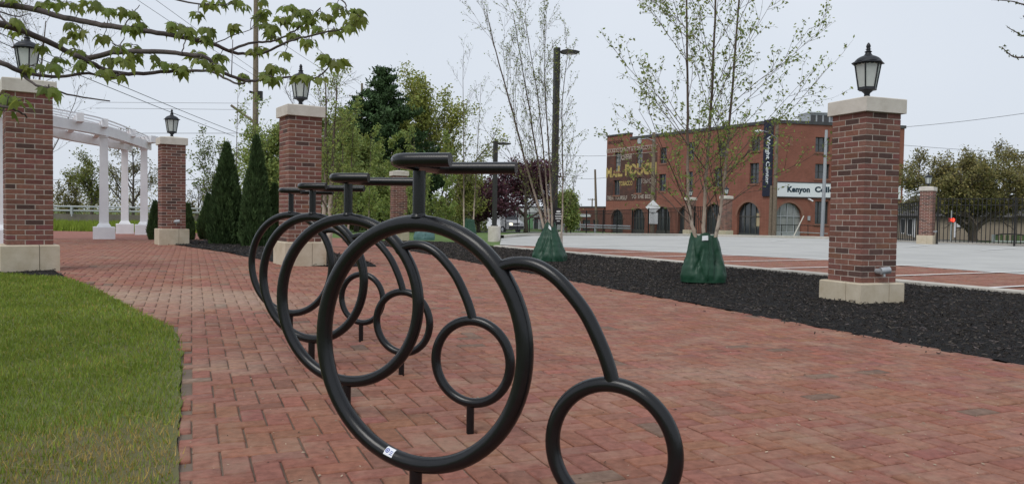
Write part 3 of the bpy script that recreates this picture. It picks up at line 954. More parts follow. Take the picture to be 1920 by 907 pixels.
# ================================================================== poles and lamps
def lot_light(label, px, Y, topz, w, head_dir, sign=False, blockh=.52):
    p = on_ground(px, Y)
    t = thing('parking_light', label, 'lamp post', p, 0, 'dark parking lot light poles')
    b = MB(); b.lathe([(.235, -.1), (.235, blockh - .02), (.215, blockh)], 20); b.build('concrete_base', M['stone'], t, True, sharp=40)
    b = MB(); b.cham((0, 0, blockh + .02), (.26, .26, .04), .01); b.build('base_plate', M['bronze'], t)
    b = MB(); b.cham((0, 0, (blockh + topz) / 2), (w, w, topz - blockh), .01, .4); b.build('pole', M['bronze'], t)
    d = Vector((math.cos(head_dir), math.sin(head_dir), 0)); s = Vector((-d.y, d.x, 0))
    b = MB(); b.tube([Vector((0, 0, topz - .10)), d * .16 + Vector((0, 0, topz - .10))], .03, 8); b.build('arm', M['bronze'], t)
    b = MB(); vs = []
    for u, hw, z0, z1 in ((.12, .06, -.13, -.06), (.22, .15, -.13, -.045), (.44, .16, -.12, -.06), (.56, .13, -.11, -.075)):
        for o, z in ((-1, z0), (1, z0), (1, z1), (-1, z1)): q = d * u + s * hw * o; vs.append((q.x, q.y, topz + z))
    fs = [(3, 2, 1, 0), (12, 13, 14, 15)]
    for i in range(3):
        for k in range(4): l = (k + 1) % 4; fs.append((4 * i + k, 4 * i + l, 4 * i + 4 + l, 4 * i + 4 + k))
    b.add(vs, fs); h = b.build('lamp_head', M['bronze'], t)
    q = d * .36; b = MB(); b.box((q.x, q.y, topz - .128), (.2, .2, .01), head_dir); b.build('lens', M['galv'], h)
    if sign:
        b = MB(); b.box((.10, -.10, .92), (.26, .02, .42), .3); sg = b.build('notice_plate', M['iron'], t); tag(sg, 'small black notice plate with white lines')
        for z, w_ in ((1.04, .10), (.98, .15), (.92, .17), (.86, .15), (.80, .08)):
            b = MB(); b.box((.10 + .0035, -.10 - .0115, z), (w_, .003, .022 if z < 1 else .05), .3); b.build('notice_line', M['line'], sg)
    return t
lot_light('dark parking lot light pole behind the left green tree bag', 1038, 19.6, 5.15, .13, .25, True)
lot_light('dark parking lot light pole on a white round concrete base, farther off', 926.5, 28.7, 3.66, .14, .3)

def cross_pole(name, label, px, Y, top, r, arms=(), lean=0.0, m='polewood', grp=None, base=-.3):
    p = on_ground(px, Y)
    t = thing(name, label, 'utility pole', p, 0, grp)
    b = MB(); b.tube([(0, 0, base), (lean * .5, 0, top * .5), (lean, 0, top)], [r * 1.15, r, r * .8], 12); b.build('pole', M[m], t, True, sharp=50)
    for z, w, a in arms:
        b = MB(); b.box((lean, -.12, z), (w, .10, .12), a); c = b.build('crossarm', M[m], t)
        for q in (-.45, -.2, .2, .45):
            b = MB(); b.lathe([(.03, 0), (.05, .06), (.03, .12)], 8, (lean + q * w * math.cos(a), -.12 + q * w * math.sin(a), z + .06)); b.build('insulator', M['galv'], c)
    return t
t = cross_pole('utility_pole', 'tall weathered utility pole rising behind the maple leaves', 478, 45, 15.5, .155)
b = MB(); b.tube([(.1, -.1, 7.6), (.32, -.22, 7.6)], .05, 8); b.box((.36, -.25, 7.55), (.22, .2, .55)); b.tube([(-.1, -.1, 7.75), (-.3, -.2, 7.8)], .07, 8); b.build('line_hardware', M['iron'], t)
b = MB(); b.tube([(-.1, 0, 6.1), (-1.35, -.2, 7.0)], .07, 8); b.build('brace', M['polewood'], t)
cross_pole('utility_pole', 'far utility pole with a crossarm beside the dark pine', 676, 95, 16.9, .16, ((15.3, 3.1, .1),))
cross_pole('utility_pole', 'bare leaning utility pole left of the brick building', 1118.5, 95, 7.6, .15, (), -.35)
t = cross_pole('utility_pole', 'thin distant pole with a transformer left of the building', 1109, 130, 4.9, .12, ((4.7, 1.6, .2),))
b = MB(); b.lathe([(.28, 0), (.3, .1), (.3, .8), (.2, .9)], 10, (.05, -.4, 2.4)); b.build('transformer', M['galv'], t, True, sharp=40)
t = cross_pole('utility_pole', 'tall wooden pole at the corner of the brick building', 1451, 66, 9.6, .165)
b = MB(); b.tube([(-.05, -.1, 8.3), (-.8, -.35, 8.75), (-1.5, -.6, 8.85)], .035, 8); b.build('lamp_arm', M['galv'], t)
b = MB(); b.lathe([(.05, .12), (.16, .08), (.19, -.02), (.15, -.12), (.06, -.17)], 12, (-1.78, -.65, 8.8)); b.v = [(-1.78 + (x + 1.78) * 1.9, y, z) for x, y, z in b.v]; b.build('lamp_head', M['white'], t, True)
cross_pole('utility_pole', 'short grey pole stub beside the corner pole and banner', 1444, 66.3, 4.3, .15)
t = cross_pole('utility_pole', 'thin grey metal pole in front of the white wall sign', 1541, 60, 8.25, .13, (), .1, 'galv')
t = cross_pole('street_light', 'wooden street light pole carrying the backs of two white signs', 1222, 58, 7.6, .15); t['category'] = 'street light'
b = MB(); b.tube([(0, -.1, 6.95), (-.5, -.3, 7.12), (-1.0, -.4, 7.05)], .03, 8); b.build('lamp_arm', M['galv'], t)
b = MB(); b.lathe([(.05, .1), (.13, .06), (.15, -.05), (.17, -.3), (.15, -.32)], 12, (-1.15, -.42, 7.0)); b.build('lamp_head', M['galv'], t, True, sharp=40)
q = Matrix.Rotation(R(-8), 3, 'Z') @ Matrix.Rotation(R(45), 3, 'Y')
b = MB(); b.box((0, -.2, 2.02), (.78, .02, .78), rot=q); b.build('diamond_sign', M['white'], t)
b = MB(); b.box((0, -.2, 1.22), (.74, .02, .88), R(-8)); b.build('square_sign', M['white'], t)

# ================================================================== iron fence
def fence(label, pts, h, sp, single, post_every=2.4, grp='black iron fence sections'):
    a = Vector(pts[0]); a.z = terrain(a.x, a.y)
    t = thing('iron_fence', label, 'fence', a, 0, grp)
    tot = 0
    pk = MB(); pk.box((0, 0, h / 2 + .04), (.032, .032, h - .08)); pkm = pk.mesh('picket', M['iron'])
    ps = MB(); ps.box((0, 0, h / 2), (.07, .07, h + .08)); psm = ps.mesh('post', M['iron'])
    joined = MB()
    for i in range(len(pts) - 1):
        A, B = Vector(pts[i]), Vector(pts[i + 1]); A.z = B.z = 0; L = (B - A).length; d = (B - A) / L; ang = math.atan2(d.y, d.x)
        n = max(1, round(L / post_every))
        for k in range(n + (1 if i == len(pts) - 2 else 0)):
            p = A + d * (L * k / n); o = link(bpy.data.objects.new('post', psm), t); o.location = (p.x - a.x, p.y - a.y, terrain(p.x, p.y) - a.z); o.rotation_euler.z = ang
        for k in range(n):
            p, q = A + d * (L * k / n), A + d * (L * (k + 1) / n)
            for z in (.12, h - .30, h - .04):
                b = MB(); m0 = Vector((p.x - a.x, p.y - a.y, terrain(p.x, p.y) - a.z + z)); m1 = Vector((q.x - a.x, q.y - a.y, terrain(q.x, q.y) - a.z + z))
                b.tube([m0, m1], .019, 4); b.build('rail', M['iron'], t)
        m = int(L / sp)
        for k in range(m):
            p = A + d * ((k + .5) * sp); z = terrain(p.x, p.y) - a.z
            if single:
                o = link(bpy.data.objects.new('picket', pkm), t); o.location = (p.x - a.x, p.y - a.y, z); o.rotation_euler.z = ang
            else:
                joined.box((p.x - a.x, p.y - a.y, z + h / 2 + .04), (.026, .026, h - .08), ang)
    if not single:
        o = joined.build('picket_row', M['iron'], t); o['kind'] = 'stuff'
    return t
fence('black iron fence right of the fence pillar, in front of the spreading tree', [P(1757, 450, 33.4), P(2060, 450, 30.6)], 1.98, .155, True)
fence('black iron fence between the large right pillar and the fence pillar', [P(1640, 450, 38.5), P(1722, 450, 34.6)], 1.80, .155, True)
fence('long black iron fence behind the lot, left of the gate pillars', [P(872, 450, 84), P(1130, 450, 61), P(1284, 450, 50.5)], 1.82, .15, False)
fence('short black iron gate between the two distant gate pillars', [P(1301, 450, 49.6), P(1351, 450, 47.6)], 1.85, .15, True, 1.7)
# ================================================================== buildings
def text_mesh(name, txt, m, fit, bold=0.0, spacing=1.0):
    """lettering as a mesh filling the box fit = (width, height)"""
    cu = bpy.data.curves.new(name, 'FONT'); cu.body = txt; cu.size = 1.0; cu.offset = bold; cu.space_character = spacing
    cu.resolution_u = 3
    o = bpy.data.objects.new(name, cu); COL.objects.link(o)
    dg = bpy.context.evaluated_depsgraph_get(); dg.update()
    me = bpy.data.meshes.new_from_object(o.evaluated_get(dg))
    bpy.data.objects.remove(o); me.name = name
    n = len(me.vertices); V = np.zeros(n * 3, np.float32); me.vertices.foreach_get('co', V); V = V.reshape(-1, 3)
    lo, hi = V.min(0), V.max(0)
    V[:, 0] = (V[:, 0] - lo[0]) / (hi[0] - lo[0]) * fit[0]; V[:, 1] = (V[:, 1] - lo[1]) / (hi[1] - lo[1]) * fit[1]; V[:, 2] = 0
    me.vertices.foreach_set('co', V.ravel()); me.materials.clear(); me.materials.append(m)
    return me, V

class Facade:
    """a vertical wall from A along to B; s runs along it, z is height, d goes inward"""
    def __init__(s, A, B):
        s.A = Vector((A[0], A[1], 0)); d = Vector((B[0], B[1], 0)) - s.A; s.L = d.length; s.d = d / s.L
        s.n = Vector((s.d.y, -s.d.x, 0))
        if s.n.y > 0: s.n = -s.n
    def pt(s, a, z, d=0.0): return s.A + s.d * a + Vector((0, 0, z)) - s.n * d
    def at(s, px, py):
        r = ray(px, py); o = Vector((0, 0, CAMH)); k = (s.A - o).dot(s.n) / r.dot(s.n); q = o + r * k
        return (q - s.A).dot(s.d), q.z
    def panel(s, b, s0, s1, z0, z1, holes, d=0.0):
        ss_ = sorted({s0, s1} | {min(max(q, s0), s1) for h in holes for q in h[:2]}); zz = sorted({z0, z1} | {min(max(q, z0), z1) for h in holes for q in h[2:4]})
        for i in range(len(ss_) - 1):
            for j in range(len(zz) - 1):
                cs, cz = (ss_[i] + ss_[i + 1]) / 2, (zz[j] + zz[j + 1]) / 2
                if ss_[i + 1] - ss_[i] < 1e-4 or zz[j + 1] - zz[j] < 1e-4: continue
                if any(h[0] < cs < h[1] and h[2] < cz < h[3] for h in holes): continue
                b.add([s.pt(ss_[i], zz[j], d), s.pt(ss_[i + 1], zz[j], d), s.pt(ss_[i + 1], zz[j + 1], d), s.pt(ss_[i], zz[j + 1], d)], [(0, 1, 2, 3)])
    def slab(s, b, s0, s1, z0, z1, d0, d1):
        vs = [s.pt(a, z, d) for d in (d0, d1) for a, z in ((s0, z0), (s1, z0), (s1, z1), (s0, z1))]
        b.add(vs, [(0, 1, 2, 3), (7, 6, 5, 4), (0, 4, 5, 1), (1, 5, 6, 2), (2, 6, 7, 3), (3, 7, 4, 0)])

M['glass'] = mat('window_glass', (.030, .036, .042), (.055, .062, .070), .35, .08, spec=.8)
M['paleglass'] = mat('window_blind_glass', (.20, .22, .22), (.34, .35, .34), 1.1, .12, spec=.8)
M['frame'] = mat('window_frame_dark', (.055, .055, .05), (.09, .09, .085), 6, .6)
M['sill'] = mat('brick_sill', (.21, .10, .07), (.28, .14, .10), 4, .9)
M['adpaint'] = mat('faded_dark_wall_paint', (.068, .038, .032), (.115, .057, .045), .8, .9, stain=(.19, .072, .05), sscale=1.6, spos=(.52, .74))
M['adband'] = mat('faded_red_wall_band', (.14, .055, .045), (.19, .075, .055), 1.0, .9)
M['adwhite'] = mat('faded_white_lettering', (.40, .34, .29), (.50, .44, .38), 2.0, .9, stain=(.14, .075, .06), sscale=3.5, spos=(.52, .70))
M['adyellow'] = mat('faded_yellow_lettering', (.38, .28, .09), (.47, .36, .14), 2.0, .9, stain=(.20, .10, .06), sscale=3.0, spos=(.56, .74))
M['adblack'] = mat('black_lettering', (.02, .016, .015), (.03, .025, .023), 3, .8)
M['ghost'] = mat('ghost_lettering', (.24, .12, .09), (.34, .20, .15), 2.0, .9, stain=(.21, .075, .05), sscale=3.0, spos=(.44, .62))
M['navy'] = mat('navy_banner', (.012, .016, .034), (.018, .022, .045), 2, .6)
M['signwhite'] = mat('sign_white', (.74, .78, .80), (.80, .84, .86), .5, .5)
M['signtext'] = mat('sign_lettering', (.012, .035, .055), rough=.5)
M['trim'] = mat('roof_metal_trim', (.055, .056, .060), (.085, .086, .09), 1.0, .6)
M['roofgrey'] = mat('flat_roof_membrane', (.20, .20, .21), (.27, .27, .28), .7, .9)
M['warm'] = mat('lit_interior', (.42, .34, .22), (.52, .43, .28), 1.5, .6)
# brick courses by texture: far too small to tell apart
def brick_wall_mat():
    m = M['rust']; N, L = m.node_tree.nodes, m.node_tree.links; b = N['Principled BSDF']
    geo = [n for n in N if n.type == 'NEW_GEOMETRY'][0]
    old = b.inputs['Base Color'].links[0].from_socket
    sx = N.new('ShaderNodeSeparateXYZ'); L.new(geo.outputs['Position'], sx.inputs[0])
    ad = N.new('ShaderNodeMath'); ad.operation = 'ADD'; L.new(sx.outputs['X'], ad.inputs[0]); L.new(sx.outputs['Y'], ad.inputs[1])
    cb = N.new('ShaderNodeCombineXYZ'); L.new(ad.outputs[0], cb.inputs['X']); L.new(sx.outputs['Z'], cb.inputs['Y'])
    br = N.new('ShaderNodeTexBrick'); br.inputs['Scale'].default_value = 1.0; br.inputs['Brick Width'].default_value = .26; br.inputs['Row Height'].default_value = .075
    br.inputs['Mortar Size'].default_value = .010; br.inputs['Color1'].default_value = (.82, .82, .82, 1); br.inputs['Color2'].default_value = (1.12, 1.12, 1.12, 1); br.inputs['Mortar'].default_value = (1.25, 1.6, 1.7, 1)
    L.new(cb.outputs[0], br.inputs['Vector'])
    mu = N.new('ShaderNodeMixRGB'); mu.blend_type = 'MULTIPLY'; mu.inputs['Fac'].default_value = .8
    L.new(old, mu.inputs['Color1']); L.new(br.outputs['Color'], mu.inputs['Color2']); L.new(mu.outputs[0], b.inputs['Base Color'])
brick_wall_mat()

def college_building():
    C0, CL, CR = P(1447, 430, 70), P(1135, 430, 90.5), P(1690, 430, 72.7)
    t = thing('brick_building', 'three-storey red brick building with arcade, painted wall advertisement and white sign', 'building', (C0.x, C0.y, -.5))
    LF, RF = Facade(C0, CL), Facade(C0, CR)
    ZB, ZT = -1.6, 9.62
    wallb = MB()
    WF = []     # (facade, s0, s1, z0, z1, kind)
    def mid(fc, px): return fc.at(px, 400)[0]
    # second and third floor windows of the long left side
    w3 = [1156, 1196.5, 1241, 1292, 1350, 1413]; w2 = [1155, 1195.5, 1240.5, 1290, 1344.5, 1412]
    for k, px in enumerate(w3):
        c = mid(LF, px); z0, z1 = LF.at(px, (322, 315, 306.5, 300, 294, 283.5)[k])[1], LF.at(px, (286.5, 279, 277, 267, 265, 256.6)[k])[1]
        if k < 2: pass
        WF.append((LF, c - .52, c + .52, z0, z1, 'pale' if k in (0, 1) else 'win'))
    for k, px in enumerate(w2):
        c = mid(LF, px); z0, z1 = LF.at(px, (366, 362, 358.4, 354, 350, 344.3)[k])[1], LF.at(px, (338, 333, 326.6, 322, 315, 306)[k])[1]
        WF.append((LF, c - .54, c + .54, z0, z1, 'win'))
    AR = []
    for x0, x1, top, warm in ((1146, 1168, 393, 0), (1184, 1208, 390.5, 0), (1227.5, 1256, 387, 0), (1271, 1302, 385, 0), (1322, 1354, 382, 0), (1382, 1424, 379, 1)):
        s1, s0 = LF.at(x0, 420)[0], LF.at(x1, 420)[0]; AR.append((LF, s0, s1, ZB, LF.at((x0 + x1) / 2, top)[1], warm))
    s0, s1 = RF.at(1453.5, 420)[0], RF.at(1503, 420)[0]; s0 = max(s0, .22)
    AR.append((RF, s0, s1, ZB, RF.at(1478, 380)[1], 2))
    for px0, px1, y0, y1 in ((1528.6, 1556, 285, 258), (1528, 1556, 335, 308), (1527.5, 1554, 420, 378), (1600, 1627, 288, 262), (1600, 1627, 337, 311), (1600, 1627, 421, 379)):
        a, z0 = RF.at(px0, y0); c, z1 = RF.at(px1, y1); WF.append((RF, a, c, z0, z1, 'wide'))
    for fc in (LF, RF):
        holes = [h[1:5] for h in WF if h[0] is fc] + [h[1:5] for h in AR if h[0] is fc]
        fc.panel(wallb, 0, fc.L, ZB, ZT, holes)
        for (f2, s0, s1, z0, z1, *_r) in [h for h in WF + AR if h[0] is fc]:
            for (a, c) in (((s0, z0), (s0, z1)), ((s0, z1), (s1, z1)), ((s1, z1), (s1, z0)), ((s1, z0), (s0, z0))):
                wallb.add([fc.pt(*a), fc.pt(*c), fc.pt(c[0], c[1], .28), fc.pt(a[0], a[1], .28)], [(0, 1, 2, 3)])
    # arch heads
    for (fc, s0, s1, z0, z1, kind) in AR:
        r = (s1 - s0) / 2; rz = min(r, 1.55); c = (s0 + s1) / 2; n = 16; prev = None
        for sg in (-1, 1):
            arc = [(c + sg * r * math.cos(i / n * math.pi / 2), z1 - rz + rz * math.sin(i / n * math.pi / 2)) for i in range(n + 1)]
            for i in range(n):
                a, d = arc[i], arc[i + 1]; e = c + sg * r
                wallb.add([fc.pt(e, a[1]), fc.pt(a[0], a[1]), fc.pt(d[0], d[1]), fc.pt(e, d[1])], [(0, 1, 2, 3)])
                wallb.add([fc.pt(a[0], a[1]), fc.pt(d[0], d[1]), fc.pt(d[0], d[1], .3), fc.pt(a[0], a[1], .3)], [(0, 1, 2, 3)])
    # back of the building
    BX = [CL + Vector((13, 6, 0)), CR + Vector((-2, 16, 0))]
    q = [CL, BX[0], BX[1], CR]
    for a, c in zip(q[:-1], q[1:]):
        wallb.add([(a.x, a.y, ZB), (c.x, c.y, ZB), (c.x, c.y, ZT), (a.x, a.y, ZT)], [(0, 1, 2, 3)])
    wallb.build('wall', M['rust'], t, w=True)
    b = MB(); b.add([(v.x, v.y, ZT - .25) for v in (C0, CR, BX[1], BX[0], CL)], [(0, 1, 2, 3, 4)]); roof = b.build('roof', M['roofgrey'], t, w=True)
    # stepped parapet at the far end, metal coping
    sx = LF.at(1182, 270)[0]
    b = MB(); LF.slab(b, sx, LF.L, ZT, ZT + .62, 0, .3); b.build('parapet', M['rust'], t, w=True)
    for fc, s0, s1, z in ((LF, -.08, sx, ZT), (LF, sx - .05, LF.L + .08, ZT + .62), (RF, -.08, RF.L + .1, ZT)):
        b = MB(); fc.slab(b, s0, s1, z + .002, z + .28 if z == ZT else z + .16, -.10, .32); b.build('coping', M['trim'], t, w=True)
    # windows
    for (fc, s0, s1, z0, z1, kind) in WF:
        b = MB(); d = .17; fr = .06
        for (a0, a1, c0, c1) in ((s0, s0 + fr, z0, z1), (s1 - fr, s1, z0, z1), (s0 + fr, s1 - fr, z0, z0 + fr), (s0 + fr, s1 - fr, z1 - fr, z1)): fc.slab(b, a0, a1, c0, c1, d, d + .06)
        nv = 3 if kind == 'wide' else 2
        for i in range(1, nv):
            c = s0 + (s1 - s0) * i / nv; fc.slab(b, c - .025, c + .025, z0 + fr, z1 - fr, d + .005, d + .055)
        for i in range(1, 4):
            if kind == 'wide' and i != 2: continue
            c = z0 + (z1 - z0) * i / 4; fc.slab(b, s0 + fr, s1 - fr, c - .02, c + .02, d + .01, d + .05)
        w = b.build('window', M['frame'], t, w=True)
        b = MB(); fc.slab(b, s0 + .02, s1 - .02, z0 + .02, z1 - .02, d + .07, d + .09); o = b.build('pane', M['paleglass'] if kind == 'pale' else M['glass'], w)
        b = MB(); fc.slab(b, s0 - .12, s1 + .12, z0 - .16, z0 - .002, -.07, .1); b.build('sill', M['sill'], w)
    # arcade infill: doors and glazing bars
    for k, (fc, s0, s1, z0, z1, kind) in enumerate(AR):
        b = MB(); d = .24; g0 = -.75 + (.2 if fc is RF else 0)
        fc.slab(b, s0, s1, z0, g0 + .35, d - .04, d + .05)
        n = 4 if s1 - s0 > 1.8 else 3
        for i in range(1, n): c = s0 + (s1 - s0) * i / n; fc.slab(b, c - .04, c + .04, g0 + .35, z1 - .1, d, d + .06)
        fc.slab(b, s0, s1, z1 - (z1 - g0) * .42, z1 - (z1 - g0) * .42 + .09, d + .005, d + .055)
        fm = M['galv'] if kind == 2 else M['frame']
        w = b.build('arch_door', fm, t, w=True)
        b = MB(); fc.slab(b, s0 - .1, s1 + .1, z0, z1 + .05, d + .08, d + .1); b.build('pane', M['paleglass'] if kind == 2 else M['glass'], w)
        if kind == 1:
            b = MB(); fc.slab(b, s0 + .15, s0 + .75, .3, 1.5, d + .065, d + .075); b.build('lit_panel', M['warm'], w)
        r = (s1 - s0) / 2; rz = min(r, 1.55); c = (s0 + s1) / 2; n = 18
        b = MB(); vs = []; rim = [(c + (r + e) * math.cos(math.pi * i / n), z1 - rz + (rz + e) * math.sin(math.pi * i / n)) for i in range(n + 1) for e in (.0, .22)]
        for a, z in rim: vs.append(fc.pt(a, z, -.035))
        b.add(vs, [(2 * i, 2 * i + 1, 2 * i + 3, 2 * i + 2) for i in range(n)])
        b.build('arch_ring', M['sill'], t, w=True)
    # painted advertisement on the far end of the long side
    sa, sb = LF.at(1232, 330)[0], LF.L - .05
    zt = LF.at(1141, 283)[1]; zm = LF.at(1141, 291)[1]; zb = LF.at(1141, 377)[1]
    holes = [h[1:5] for h in WF if h[0] is LF]
    b = MB(); LF.panel(b, sa, sb, zb, zm - .12, holes, -.012); ad = b.build('painted_advertisement', M['adpaint'], t, w=True)
    b = MB(); LF.panel(b, sa, sb, zm - .10, zt + .12, holes, -.012); b.build('advertisement_band', M['adband'], ad)
    for z in (zm - .13, zt + .14):
        b = MB(); LF.slab(b, sa, sb, z, z + .05, -.018, 0); b.build('advertisement_line', M['adwhite'], ad)
    def letter(fc, txt, m, px0, px1, yb, ytp, parent, flip=True, bold=.0, sp=1.0, d=-.022, zadj=None):
        """lettering between two picture positions along the wall"""
        a0, za = fc.at(px0, yb); a1, _ = fc.at(px1, yb); _, zc = fc.at(px0, ytp)
        w = abs(a1 - a0); me, V = text_mesh('lettering', txt, m, (w, zc - za), bold, sp)
        lo = a0; sg = 1 if a1 > a0 else -1
        n = len(V); W = np.zeros((n, 3), np.float32)
        for i in range(n):
            q = fc.pt(lo + sg * V[i, 0], za + V[i, 1], d); W[i] = q
        me.vertices.foreach_set('co', W.ravel())
        o = link(bpy.data.objects.new('lettering', me), parent)
        if parent is t: o.matrix_parent_inverse = Matrix.Translation(parent.location).inverted()
        return o
    letter(LF, 'KENYON COLLEGE', M['adblack'], 1141, 1169, 271.5, 265.5, t, bold=.03)
    letter(LF, 'BUCKEYE CANDY & TOBACCO CO.', M['adwhite'], 1137.5, 1231, 287.5, 280, ad, bold=.02)
    letter(LF, 'CHEW', M['adwhite'], 1165, 1185.5, 300.5, 290.5, ad, bold=.03)
    letter(LF, 'M', M['adyellow'], 1136.6, 1147, 333.5, 315, ad, bold=.05)
    letter(LF, 'AI', M['adyellow'], 1147.7, 1157.5, 332.5, 320.5, ad, bold=.04)
    letter(LF, 'L', M['adyellow'], 1158.5, 1167, 331.5, 311, ad, bold=.05)
    letter(LF, 'POUCH', M['adyellow'], 1172, 1231, 330, 308, ad, bold=.05)
    letter(LF, 'TOBACCO', M['adyellow'], 1161, 1186, 348.5, 340, ad, bold=.03)
    letter(LF, 'TOBACCO', M['adwhite'], 1201.5, 1230, 344, 335.5, ad, bold=.0)
    letter(LF, 'TREAT YOURSELF', M['adwhite'], 1138.5, 1176, 375, 367.5, ad, bold=.01)
    letter(LF, 'TO THE BEST', M['adwhite'], 1184, 1224, 372.5, 365, ad, bold=.02)
    letter(RF, 'NEW', M['ghost'], 1474, 1502, 272.5, 259.5, t, d=-.012)
    # white wall sign
    s0, za = RF.at(1453.5, 368); s1, _ = RF.at(1687, 368); _, zc = RF.at(1453.5, 342)
    b = MB(); RF.slab(b, s0, s1, za, zc, -.12, -.01); sg = b.build('wall_sign', M['signwhite'], t, w=True); tag(sg, 'long white sign reading Kenyon College')
    b = MB(); RF.slab(b, s0 - .02, s1 + .02, zc + .002, zc + .09, -.14, -.01); RF.slab(b, s0 - .02, s1 + .02, za - .09, za - .002, -.14, -.01); b.build('sign_edge', M['trim'], sg)
    letter(RF, 'Kenyon', M['signtext'], 1474.5, 1517, 363.5, 349, sg, bold=.055, sp=1.06, d=-.128)
    letter(RF, 'College', M['signtext'], 1526, 1576, 363.8, 349.5, sg, bold=.055, sp=1.06, d=-.128)
    # navy banner on the corner, lettering running downwards
    a, z0 = LF.at(1431, 368); _, z1 = LF.at(1431, 226); a1 = .06
    b = MB(); LF.slab(b, a1, a, z0, z1, -.16, -.03); bn = b.build('corner_banner', M['navy'], t, w=True); tag(bn, 'tall navy banner reading Wright Center')
    _, zz0 = LF.at(1439, 345); _, zz1 = LF.at(1439, 256)
    me, V = text_mesh('lettering', 'Wright Center', M['signwhite'], (zz1 - zz0, abs(a - a1) * .55), .015)
    W = np.zeros_like(V)
    for i in range(len(V)):
        W[i] = LF.pt(a1 + abs(a - a1) * .72 - (abs(a - a1) * .55 - V[i, 1]), zz1 - V[i, 0], -.168) if False else LF.pt(a1 + abs(a - a1) * .20 + (abs(a - a1) * .55 - V[i, 1]) * 0 + (abs(a - a1) * .55 - V[i, 1]) * -1 + abs(a - a1) * .55, zz1 - V[i, 0], -.168)
    # top of the letters faces right: right in the picture is towards the corner (small s)
    for i in range(len(V)):
        W[i] = LF.pt(a1 + abs(a - a1) * .22 + (abs(a - a1) * .55 - V[i, 1]), zz1 - V[i, 0], -.168)
    me.vertices.foreach_set('co', W.ravel()); o = link(bpy.data.objects.new('lettering', me), bn)
    # small fittings: camera, wall box, hand rail, leaning plank
    s0, z0 = RF.at(1515, 375); b = MB(); b.tube([RF.pt(s0, z0 + .1, 0), RF.pt(s0, z0 + .05, -.3), RF.pt(s0 + .2, z0 - .12, -.5)], .07, 8); b.build('security_camera', M['white'], t, w=True)
    s0, z0 = RF.at(1516, 409); b = MB(); RF.slab(b, s0 - .12, s0 + .12, z0 - .2, z0 + .2, -.1, 0); b.build('wall_box', M['galv'], t, w=True)
    return t, roof, LF, RF
bldg, roofo, LF, RF = college_building()

# rooftop unit
p = P(1530, 233, 76); p.z = 9.72
t = thing('rooftop_unit', 'pale grey rooftop air unit on the brick building', 'air unit', p, .2)
b = MB(); b.cham((-.2, 0, .85), (2.3, 1.8, 1.3), .03); b.build('housing', M['galv'], t)
b = MB(); b.cham((.2, 0, 1.56), (3.1, 2.1, .12), .02); b.build('lid', M['galv'], t)
for k in range(3):
    b = MB(); b.box((-.9 + .7 * k, -.92, .85), (.5, .04, 1.0)); b.build('grille', M['trim'], t)
b = MB(); b.lathe([(.5, .25), (.5, 1.3), (.44, 1.4)], 16, (1.6, -.1, 0)); b.build('fan_drum', M['galv'], t, True, sharp=40)
b = MB(); b.box((-.3, .3, .1), (4.2, 2.2, .26)); b.build('kerb_frame', M['roofgrey'], t)

# leaning pole and small ramp rail by the corner door
a = P(1488, 443, 66); c = P(1507, 405, 67)
t = thing('leaning_plank', 'pale plank leaning by the arched corner door', 'plank', a)
b = MB(); b.tube([Vector((0, 0, 0)), c - a], .05, 6); b.build('board', M['stone'], t)
t = thing('ramp_rail', 'low pale ramp rail under the white wall sign', 'railing', P(1455, 441, 68))
b = MB(); q = [P(px, py, 68.5) for px, py in ((1455, 435.5), (1500, 435.5), (1552, 438))]
b.tube([v - t.location for v in q], .04, 6); b.build('lower_rail', M['galv'], t)
b = MB(); q = [P(px, py, 68.5) for px, py in ((1455, 421), (1500, 422), (1552, 424))]; b.tube([v - t.location for v in q], .03, 6); b.build('top_rail', M['iron'], t)
for px in (1465, 1490, 1515, 1540):
    b = MB(); b.tube([P(px, 421, 68.5) - t.location, P(px, 442, 68.5) - t.location], .03, 6); b.build('post', M['iron'], t)

